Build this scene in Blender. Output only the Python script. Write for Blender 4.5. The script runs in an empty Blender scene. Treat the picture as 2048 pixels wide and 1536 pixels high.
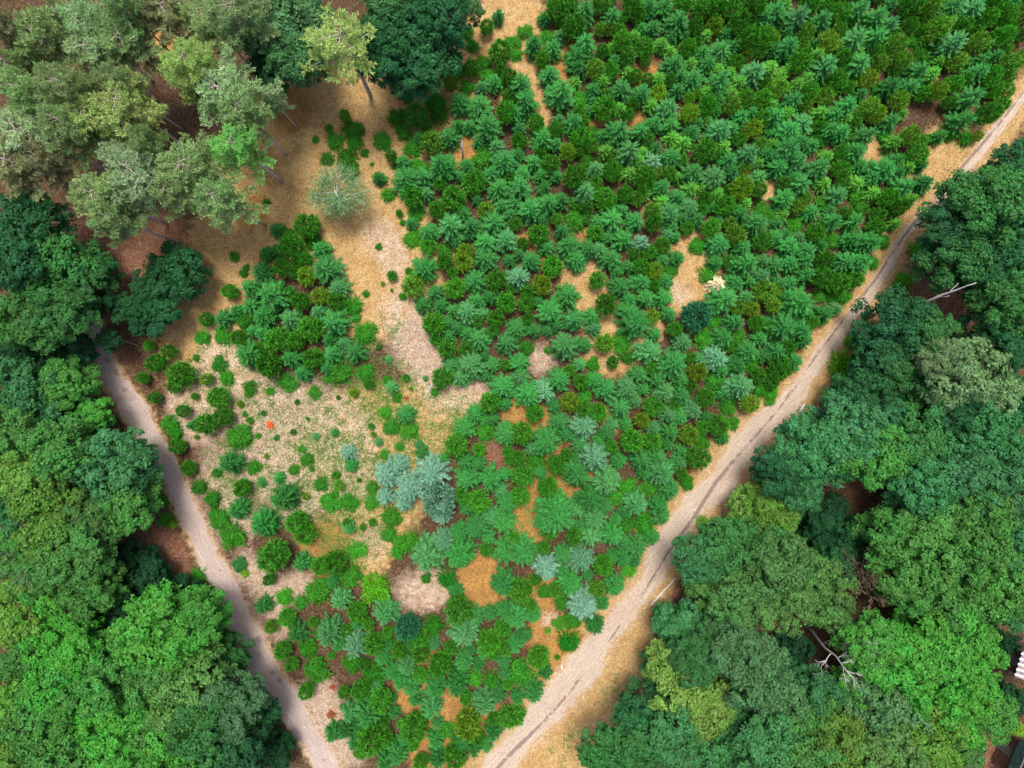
import bpy, math, random
import numpy as np
from mathutils import Vector, Matrix
R = random.Random(7)
N = np.random.default_rng(11)
scene = bpy.context.scene
col = scene.collection

# ------------------------------------------------------------------ camera (a drone looking almost straight down)
CAM_H, FPX = 72.0, 1440.0
cam_pos = Vector((0, 0, CAM_H))
zdir = -Vector((19 / FPX, -53 / FPX, -1)).normalized()
xdir = Vector((0, 1, 0)).cross(zdir).normalized()
ydir = zdir.cross(xdir)
cam = bpy.data.objects.new('camera', bpy.data.cameras.new('camera'))
col.objects.link(cam)
cam.matrix_world = Matrix(((xdir.x, ydir.x, zdir.x, 0), (xdir.y, ydir.y, zdir.y, 0), (xdir.z, ydir.z, zdir.z, CAM_H), (0, 0, 0, 1)))
cam.data.sensor_width = 36
cam.data.lens = FPX / 2048 * 36
cam.data.clip_end = 2000
scene.camera = cam

def at(px, py, z=0.0):
    """the place on the plane z that a point of the photograph shows, and metres per photo pixel there"""
    d = xdir * ((px - 1024) / FPX) + ydir * ((768 - py) / FPX) - zdir
    t = (z - CAM_H) / d.z
    p = cam_pos + d * t
    return p.x, p.y, t / FPX

def gz(x, y):
    return 0.05 * np.sin(x * 0.9 + 1.3) * np.cos(y * 0.7) + 0.05 * np.sin(x * 0.31 - y * 0.43) + 0.02 * np.sin(2.1 * x + 1.7 * y)

# ------------------------------------------------------------------ materials
def new_mat(name):
    m = bpy.data.materials.new(name); m.use_nodes = True
    nt = m.node_tree
    return m, nt, nt.nodes['Principled BSDF'], nt.nodes['Material Output']

def nd(nt, t, **kw):
    n = nt.nodes.new(t)
    for k, v in kw.items():
        if k in n.inputs: n.inputs[k].default_value = v
        else: setattr(n, k, v)
    return n

def ramp(nt, fac, stops):
    n = nt.nodes.new('ShaderNodeValToRGB')
    e = n.color_ramp.elements
    while len(e) < len(stops): e.new(0.5)
    for i, (p, c) in enumerate(stops):
        e[i].position = p; e[i].color = (c[0], c[1], c[2], 1) if not isinstance(c, (int, float)) else (c, c, c, 1)
    nt.links.new(fac, n.inputs[0])
    return n.outputs[0]

def mixc(nt, fac, a, b, mode='MIX'):
    n = nt.nodes.new('ShaderNodeMix'); n.data_type = 'RGBA'; n.blend_type = mode
    for s, v in ((0, fac), (6, a), (7, b)):
        if hasattr(v, 'is_linked'): nt.links.new(v, n.inputs[s])
        elif isinstance(v, (int, float)): n.inputs[s].default_value = v
        else: n.inputs[s].default_value = (v[0], v[1], v[2], 1)
    return n.outputs[2]

def math_n(nt, op, a, b=0.0, clamp=False):
    n = nt.nodes.new('ShaderNodeMath'); n.operation = op; n.use_clamp = clamp
    for i, v in ((0, a), (1, b)):
        if hasattr(v, 'is_linked'): nt.links.new(v, n.inputs[i])
        else: n.inputs[i].default_value = v
    return n.outputs[0]

def foliage(name, spread=0.45, trans=0.3, hue=0.03, clump=1.2, rough=0.55):
    """leaves: the tree's own colour (object colour), leaf-to-leaf and sprig-to-sprig differences, some light through"""
    m, nt, b, out = new_mat(name)
    oi = nt.nodes.new('ShaderNodeObjectInfo'); ge = nt.nodes.new('ShaderNodeNewGeometry')
    tc = nt.nodes.new('ShaderNodeTexCoord')
    nz = nd(nt, 'ShaderNodeTexNoise', Scale=clump, Detail=3.0)
    nt.links.new(tc.outputs['Object'], nz.inputs['Vector'])
    hsv = nt.nodes.new('ShaderNodeHueSaturation')
    nt.links.new(oi.outputs['Color'], hsv.inputs['Color'])
    v1 = math_n(nt, 'MULTIPLY_ADD', ge.outputs['Random Per Island'], spread); v1.node.inputs[2].default_value = 1 - spread / 2
    v2 = math_n(nt, 'MULTIPLY_ADD', nz.outputs['Fac'], 0.8); v2.node.inputs[2].default_value = 0.6
    nt.links.new(math_n(nt, 'MULTIPLY', v1, v2), hsv.inputs['Value'])
    h = math_n(nt, 'MULTIPLY_ADD', nz.outputs['Fac'], hue * 2); h.node.inputs[2].default_value = 0.5 - hue
    nt.links.new(h, hsv.inputs['Hue'])
    nt.links.new(hsv.outputs[0], b.inputs['Base Color'])
    b.inputs['Roughness'].default_value = rough
    b.inputs['Specular IOR Level'].default_value = 0.12
    tr = nt.nodes.new('ShaderNodeBsdfTranslucent'); nt.links.new(hsv.outputs[0], tr.inputs['Color'])
    mx = nt.nodes.new('ShaderNodeMixShader'); mx.inputs[0].default_value = trans
    nt.links.new(b.outputs[0], mx.inputs[1]); nt.links.new(tr.outputs[0], mx.inputs[2])
    nt.links.new(mx.outputs[0], out.inputs['Surface'])
    return m

def bark(name, c1, c2, scale=6.0):
    m, nt, b, out = new_mat(name)
    tc = nt.nodes.new('ShaderNodeTexCoord')
    nz = nd(nt, 'ShaderNodeTexNoise', Scale=scale, Detail=5.0)
    nt.links.new(tc.outputs['Object'], nz.inputs['Vector'])
    c = ramp(nt, nz.outputs['Fac'], [(0.32, c1), (0.68, c2)])
    nt.links.new(c, b.inputs['Base Color']); b.inputs['Roughness'].default_value = 0.9; b.inputs['Specular IOR Level'].default_value = .1
    bp = nd(nt, 'ShaderNodeBump', Strength=0.5, Distance=0.03)
    nt.links.new(nz.outputs['Fac'], bp.inputs['Height']); nt.links.new(bp.outputs[0], b.inputs['Normal'])
    return m

M = dict(
    needle=foliage('needles', 0.85, 0.12, 0.025, 1.6), leaf=foliage('leaves', 0.5, 0.3, 0.03, 0.55),
    shrub=foliage('shrub_leaves', 0.8, 0.22, 0.035, 2.2), pineneedle=foliage('pine_needles', 0.55, 0.25, 0.035, 0.6),
    bark_brown=bark('bark_brown', (.05, .032, .022), (.13, .09, .065)),
    bark_pine=bark('bark_pine', (.42, .32, .31), (.72, .61, .6)),
    bark_grey=bark('bark_grey', (.22, .2, .17), (.45, .42, .37)),
    dead=bark('dead_wood', (.48, .45, .44), (.8, .78, .77)),
    deadbrown=bark('dead_twigs', (.2, .13, .09), (.42, .3, .22)),
    rust=foliage('dry_fronds', 0.5, 0.2, 0.02, 2.0),
)

# ------------------------------------------------------------------ mesh helpers
def quads_to_mesh(name, q, mat):
    """q: n x 4 x 3 loose quads"""
    n = len(q)
    me = bpy.data.meshes.new(name)
    me.vertices.add(n * 4); me.loops.add(n * 4); me.polygons.add(n)
    me.vertices.foreach_set('co', np.ascontiguousarray(q, dtype=np.float32).ravel())
    me.loops.foreach_set('vertex_index', np.arange(n * 4, dtype=np.int32))
    me.polygons.foreach_set('loop_start', np.arange(0, n * 4, 4, dtype=np.int32))
    me.polygons.foreach_set('loop_total', np.full(n, 4, dtype=np.int32))
    me.update(calc_edges=True); me.materials.append(mat)
    return me

def unit(v): return v / np.maximum(np.linalg.norm(v, axis=-1, keepdims=True), 1e-9)

def leaf_quads(c, nrm, size, aspect=0.6, along=None):
    """diamond leaves: centre, normal, half length; along = wanted direction of the long axis"""
    n = len(c)
    a = N.normal(size=(n, 3)) if along is None else along
    u = unit(a - nrm * np.sum(a * nrm, axis=1, keepdims=True))
    w = np.cross(nrm, u)
    s = np.broadcast_to(np.asarray(size), (n,))[:, None]
    return np.stack([c - u * s, c + w * s * aspect - u * s * .1, c + u * s, c - w * s * aspect - u * s * .1], axis=1)

def blade_quads(p0, p1, w, up):
    """thin strips from p0 to p1"""
    d = unit(p1 - p0); side = unit(np.cross(d, up))
    w = np.broadcast_to(np.asarray(w), (len(p0),))[:, None]
    return np.stack([p0 - side * w * .7, p0 + side * w * .7, p1 + side * w * .35, p1 - side * w * .35], axis=1)

class Tubes:
    def __init__(s): s.v = []; s.f = []
    def tube(s, pts, rads, k=6):
        pts = [Vector(p) for p in pts]; b = len(s.v)
        for i, p in enumerate(pts):
            d = (pts[min(i + 1, len(pts) - 1)] - pts[max(i - 1, 0)]).normalized()
            a = d.orthogonal().normalized() if abs(d.z) < .9 else Vector((1, 0, 0)).cross(d).normalized()
            c = d.cross(a)
            for j in range(k):
                t = j * 2 * math.pi / k
                s.v.append(p + (a * math.cos(t) + c * math.sin(t)) * rads[i])
        for i in range(len(pts) - 1):
            for j in range(k):
                q = b + i * k
                s.f.append((q + j, q + (j + 1) % k, q + k + (j + 1) % k, q + k + j))
        s.f.append(tuple(b + j for j in range(k))[::-1]); s.f.append(tuple(b + (len(pts) - 1) * k + j for j in range(k)))
    def mesh(s, name, mat):
        me = bpy.data.meshes.new(name); me.from_pydata(s.v, [], s.f); me.materials.append(mat)
        me.polygons.foreach_set('use_smooth', [True] * len(me.polygons))
        return me

def wob(p0, p1, n, amt):
    """a slightly crooked line of n+1 points"""
    p0, p1 = Vector(p0), Vector(p1); L = (p1 - p0).length
    return [p0.lerp(p1, i / n) + (Vector((R.uniform(-1, 1), R.uniform(-1, 1), R.uniform(-1, 1))) * L * amt if 0 < i < n else Vector()) for i in range(n + 1)]

# ------------------------------------------------------------------ crowns
def spruce_crown(h=2.6, r=1.0, levels=12, per=10, droop=.25, fluff=1.0):
    """whorls of branches, each a flat spray of side twigs; unit radius"""
    P0, P1, W, U = [], [], [], []
    for L in range(levels):
        t = L / (levels - 1)
        z = h * (0.12 + 0.82 * t)
        rad = r * (1.0 - t) ** 0.75 * (1 if t > .12 else .92) + .1
        nb = max(5, int(per * (1 - .35 * t)))
        a0 = N.uniform(0, 6.28)
        for b in range(nb):
            a = a0 + b * 2 * math.pi / nb + N.uniform(-.25, .25)
            rr = rad * N.uniform(.7, 1.18)
            d = np.array([math.cos(a), math.sin(a), 0.0]); s = np.array([-math.sin(a), math.cos(a), 0.0])
            rise = .55 * t + .12
            pt = lambda f: d * rr * f + np.array([0, 0, z + rr * (rise * f - droop * f * f * (1 - t)) + N.uniform(-.01, .01)])
            P0.append(pt(0.05)); P1.append(pt(1.0)); W.append(.045 * fluff); U.append([0, 0, 1])
            k = max(4, int(13 * rr / r))
            for f in np.linspace(.22, .97, k):
                for sg in (-1, 1):
                    base = pt(f); ln = rr * (.11 + .24 * (1 - f)) * N.uniform(.7, 1.25)
                    dirv = d * .75 + s * sg * .7 + np.array([0, 0, N.uniform(-.1, .3)])
                    P0.append(base); P1.append(base + dirv * ln); W.append(.028 * fluff * N.uniform(.7, 1.5)); U.append([N.uniform(-.4, .4), N.uniform(-.4, .4), 1])
    for a in np.arange(0, 6.28, 1.05):                                # the leader
        P0.append([0, 0, h * .9]); P1.append([.1 * math.cos(a), .1 * math.sin(a), h * 1.04]); W.append(.03); U.append([1, .3, .2])
    return blade_quads(np.array(P0), np.array(P1), np.array(W), unit(np.array(U)))

def tuft_crown(h=2.2, r=1.0, tufts=150, per=12, ln=.26, w=.036):
    """an egg of needle tufts that point outward and up"""
    P0, P1 = [], []
    for i in range(tufts):
        t = (i + .5) / tufts; z = t ** 1.15
        a = i * 2.399 + N.uniform(-.3, .3)
        rad = r * (math.sin(math.pi * min(1, .18 + .8 * (1 - z))) ** .7) * (1 - .45 * z) * N.uniform(.62, 1.05)
        c = np.array([rad * math.cos(a), rad * math.sin(a), h * (.18 + .8 * z)])
        out = unit(np.array([math.cos(a) * (1.1 - z), math.sin(a) * (1.1 - z), .25 + z]))
        for k in range(per):
            dv = unit(out + N.normal(size=3) * .55)
            P0.append(c - out * .05); P1.append(c + dv * ln * N.uniform(.6, 1.2))
        for k in range(4):
            P0.append(c - out * .3 * rad); P1.append(c + N.normal(size=3) * .06)
    P0, P1 = np.array(P0), np.array(P1)
    return blade_quads(P0, P1, N.uniform(.7, 1.3, len(P0)) * w, unit(N.normal(size=(len(P0), 3)) + np.array([0, 0, 1.2])))

def bush_crown(h=1.5, r=1.0, n=1700, leaf=.075):
    lob = [(N.uniform(-.6, .6), N.uniform(-.6, .6), N.uniform(.2, .62) * h, N.uniform(.24, .46)) for _ in range(13)] + [(N.uniform(-.15, .15), N.uniform(-.15, .15), .45 * h, .58)]
    C, Nn = [], []
    for x, y, z, q in lob:
        m = int(n * q * q / sum(l[3] ** 2 for l in lob))
        d = unit(N.normal(size=(m, 3))); d[:, 2] = np.abs(d[:, 2]) * np.where(N.random(m) < .8, 1, -.6)
        C.append(np.array([x, y, z]) + d * q * np.array([1, 1, h * .5]) * N.uniform(.72, 1.05, (m, 1))); Nn.append(d)
    C, Nn = np.concatenate(C), np.concatenate(Nn)
    C[:, 2] = np.maximum(C[:, 2], .04)
    k = N.integers(0, len(C), 230)                                    # loose sprigs that stick out
    P0 = C[k]; P1 = P0 + unit(Nn[k] + N.normal(size=(230, 3)) * .5 + np.array([0, 0, .3])) * N.uniform(.12, .34, (230, 1))
    a = N.uniform(0, 6.283, 160); q = N.uniform(.35, .85, 160)             # long low shoots at the foot
    F0 = np.stack([q * np.cos(a), q * np.sin(a), np.full(160, .05)], axis=1)
    F1 = F0 + np.stack([np.cos(a), np.sin(a), N.uniform(.1, .6, 160)], axis=1) * N.uniform(.2, .5, (160, 1)) + N.normal(size=(160, 3)) * .08
    P0 = np.concatenate([P0, F0]); P1 = np.concatenate([P1, F1])
    return np.concatenate([leaf_quads(C, unit(Nn * .7 + N.normal(size=C.shape) * .6 + np.array([0, 0, .4])), N.uniform(.5, 1.5, len(C)) * leaf, .5), blade_quads(P0, P1, .045, unit(N.normal(size=(390, 3)) + np.array([0, 0, 1])))])

def broad_crown(R0=4.5, H0=5.5, lobes=26, clumps=13, per=33, leaf=.19, clr=.58):
    """a broadleaf crown: lobes of leaf clumps, with gaps between"""
    C, Nn = [], []
    L = [(0, 0, H0 * .6, R0 * .4)]
    for i in range(8):
        a = i * .785 + N.uniform(-.3, .3); L.append((R0 * .6 * math.cos(a), R0 * .6 * math.sin(a), H0 * N.uniform(-.05, .15), R0 * .26))
    for i in range(lobes):
        a = i * 2.399 + N.uniform(-.4, .4); q = math.sqrt((i + .7) / lobes) * R0 * N.uniform(.68, .82)
        lr = R0 * N.uniform(.16, .29)
        zz = H0 * (.12 + .62 * math.sqrt(max(0, 1 - (q / R0) ** 2))) + N.uniform(-1.6, 1.2)
        L.append((q * math.cos(a), q * math.sin(a), zz, lr))
    for x, y, z, lr in L:
        m = max(8, int(clumps * (lr / (R0 * .27)) ** 2))
        d = unit(N.normal(size=(m, 3)) + np.array([x, y, 0]) / R0 * .6); d[:, 2] = np.where(N.random(m) < .85, np.abs(d[:, 2]), d[:, 2])
        cc = np.array([x, y, z]) + d * lr * np.array([1, 1, .75]) * N.uniform(.75, 1.12, (m, 1))
        for j in range(m):
            k = int(per * N.uniform(.6, 1.4)); rr = clr * N.uniform(.6, 1.3)
            e = unit(N.normal(size=(k, 3))); e[:, 2] = np.abs(e[:, 2]) * .9 - .1
            C.append(cc[j] + e * rr * N.uniform(.5, 1.05, (k, 1))); Nn.append(unit(e * .8 + d[j] * .4 + np.array([0, 0, .4]) + N.normal(size=(k, 3)) * .35))
    C, Nn = np.concatenate(C), np.concatenate(Nn)
    return leaf_quads(C, Nn, N.uniform(.6, 1.3, len(C)) * leaf, .6)

def broad_trunk(R0=4.5, H0=5.5, base=8.0):
    """trunk from the ground (z=-base) up into the crown (crown's bottom is z=0), with limbs"""
    T = Tubes()
    T.tube(wob((0, 0, -base), (R.uniform(-.4, .4), R.uniform(-.4, .4), H0 * .55), 5, .015), [.3, .25, .22, .19, .14, .05], 8)
    for i in range(9):
        a = i * 2.4 + R.uniform(-.3, .3); z0 = R.uniform(-1.5, 1.5); q = R.uniform(.45, .8) * R0
        e = Vector((q * math.cos(a), q * math.sin(a), z0 + R.uniform(1.2, 2.6)))
        T.tube(wob((0, 0, z0), e, 3, .06), [.1, .075, .05, .02], 5)
    return T

def pine_tree(R0=4.0, H0=6.0, base=9.0, nbr=30, dens=1.0, lopsided=(0, 0)):
    """Scots pine: crown quads and a tube set for trunk and branches; z=0 is the bottom of the crown"""
    T = Tubes(); P0, P1 = [], []
    T.tube(wob((0, 0, -base), (0, 0, H0 * .92), 6, .008), [.24, .21, .19, .17, .13, .09, .03], 8)
    for i in range(nbr):
        t = (i + R.random()) / nbr; z0 = H0 * (.02 + .86 * t); a = i * 2.399 + R.uniform(-.5, .5)
        reach = R0 * (1 - .62 * t ** 1.6) * R.uniform(.5, 1.1)
        e = Vector((reach * math.cos(a) + lopsided[0] * .5, reach * math.sin(a) + lopsided[1] * .5, z0 + reach * R.uniform(.1, .45)))
        line = wob((0, 0, z0), e, 4, .05)
        T.tube(line, [.055, .042, .032, .022, .01], 4)
        bd = (line[4] - line[0]).normalized(); sdv = bd.cross(Vector((0, 0, 1))).normalized()
        for f in np.linspace(.12, 1.0, max(4, int(8 * dens * reach / R0 + 2))):
            q = f * 4; j = min(3, int(q)); bp = line[j].lerp(line[j + 1], q - j)
            for sg in ((-1, 1) if f < .95 else (-1, 0, 1)):
                sd = (bd * R.uniform(.6, 1) + sdv * sg * R.uniform(.5, 1) + Vector((0, 0, R.uniform(.05, .45)))).normalized() * R.uniform(.5, 1.15) * (1.3 - .6 * f)
                tip = bp + sd
                if R.random() < .4: T.tube([bp, tip], [.018, .008], 3)
                u = np.array(sd.normalized())
                for s in np.linspace(.35, 1.0, 5):                    # needles set forward along each spray
                    c = np.array(bp + sd * s) + N.normal(size=3) * .07
                    for k in range(8):
                        dv = unit(u * .75 + N.normal(size=3) * .62 + np.array([0, 0, .35]))
                        P0.append(c); P1.append(c + dv * R.uniform(.2, .42))
    P0, P1 = np.array(P0), np.array(P1)
    return blade_quads(P0, P1, N.uniform(.7, 1.4, len(P0)) * .05, unit(N.normal(size=(len(P0), 3)))), T

def branching(T, p, d, L, r, depth, spread=.7, up=.1, k=4):
    e = p + d * L
    T.tube(wob(p, e, 3, .05), [r, r * .85, r * .7, r * .5], k)
    if depth <= 0: return
    for i in range(R.choice((2, 3))):
        f = R.uniform(.45, 1.0)
        q = p.lerp(e, f)
        dd = (d + Vector((R.uniform(-1, 1), R.uniform(-1, 1), R.uniform(-.6, .9) + up)) * spread).normalized()
        branching(T, q, dd, L * R.uniform(.5, .75), r * .55, depth - 1, spread, up, max(3, k - 1))

# ------------------------------------------------------------------ objects
def tag(o, label=None, cat=None, group=None, kind=None):
    if label: o['label'] = label
    if cat: o['category'] = cat
    if group: o['group'] = group
    if kind: o['kind'] = kind
    return o

def empty(name, loc):
    o = bpy.data.objects.new(name, None); col.objects.link(o); o.location = loc; o.empty_display_size = .3
    return o

def part(name, me, parent=None, color=None):
    o = bpy.data.objects.new(name, me); col.objects.link(o)
    if parent is not None: o.parent = parent
    if color is not None: o.color = (*color, 1)
    return o

def copy_part(src, parent, color=None):
    o = src.copy(); col.objects.link(o); o.parent = parent
    if color is not None: o.color = (*color, 1)
    return o
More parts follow.
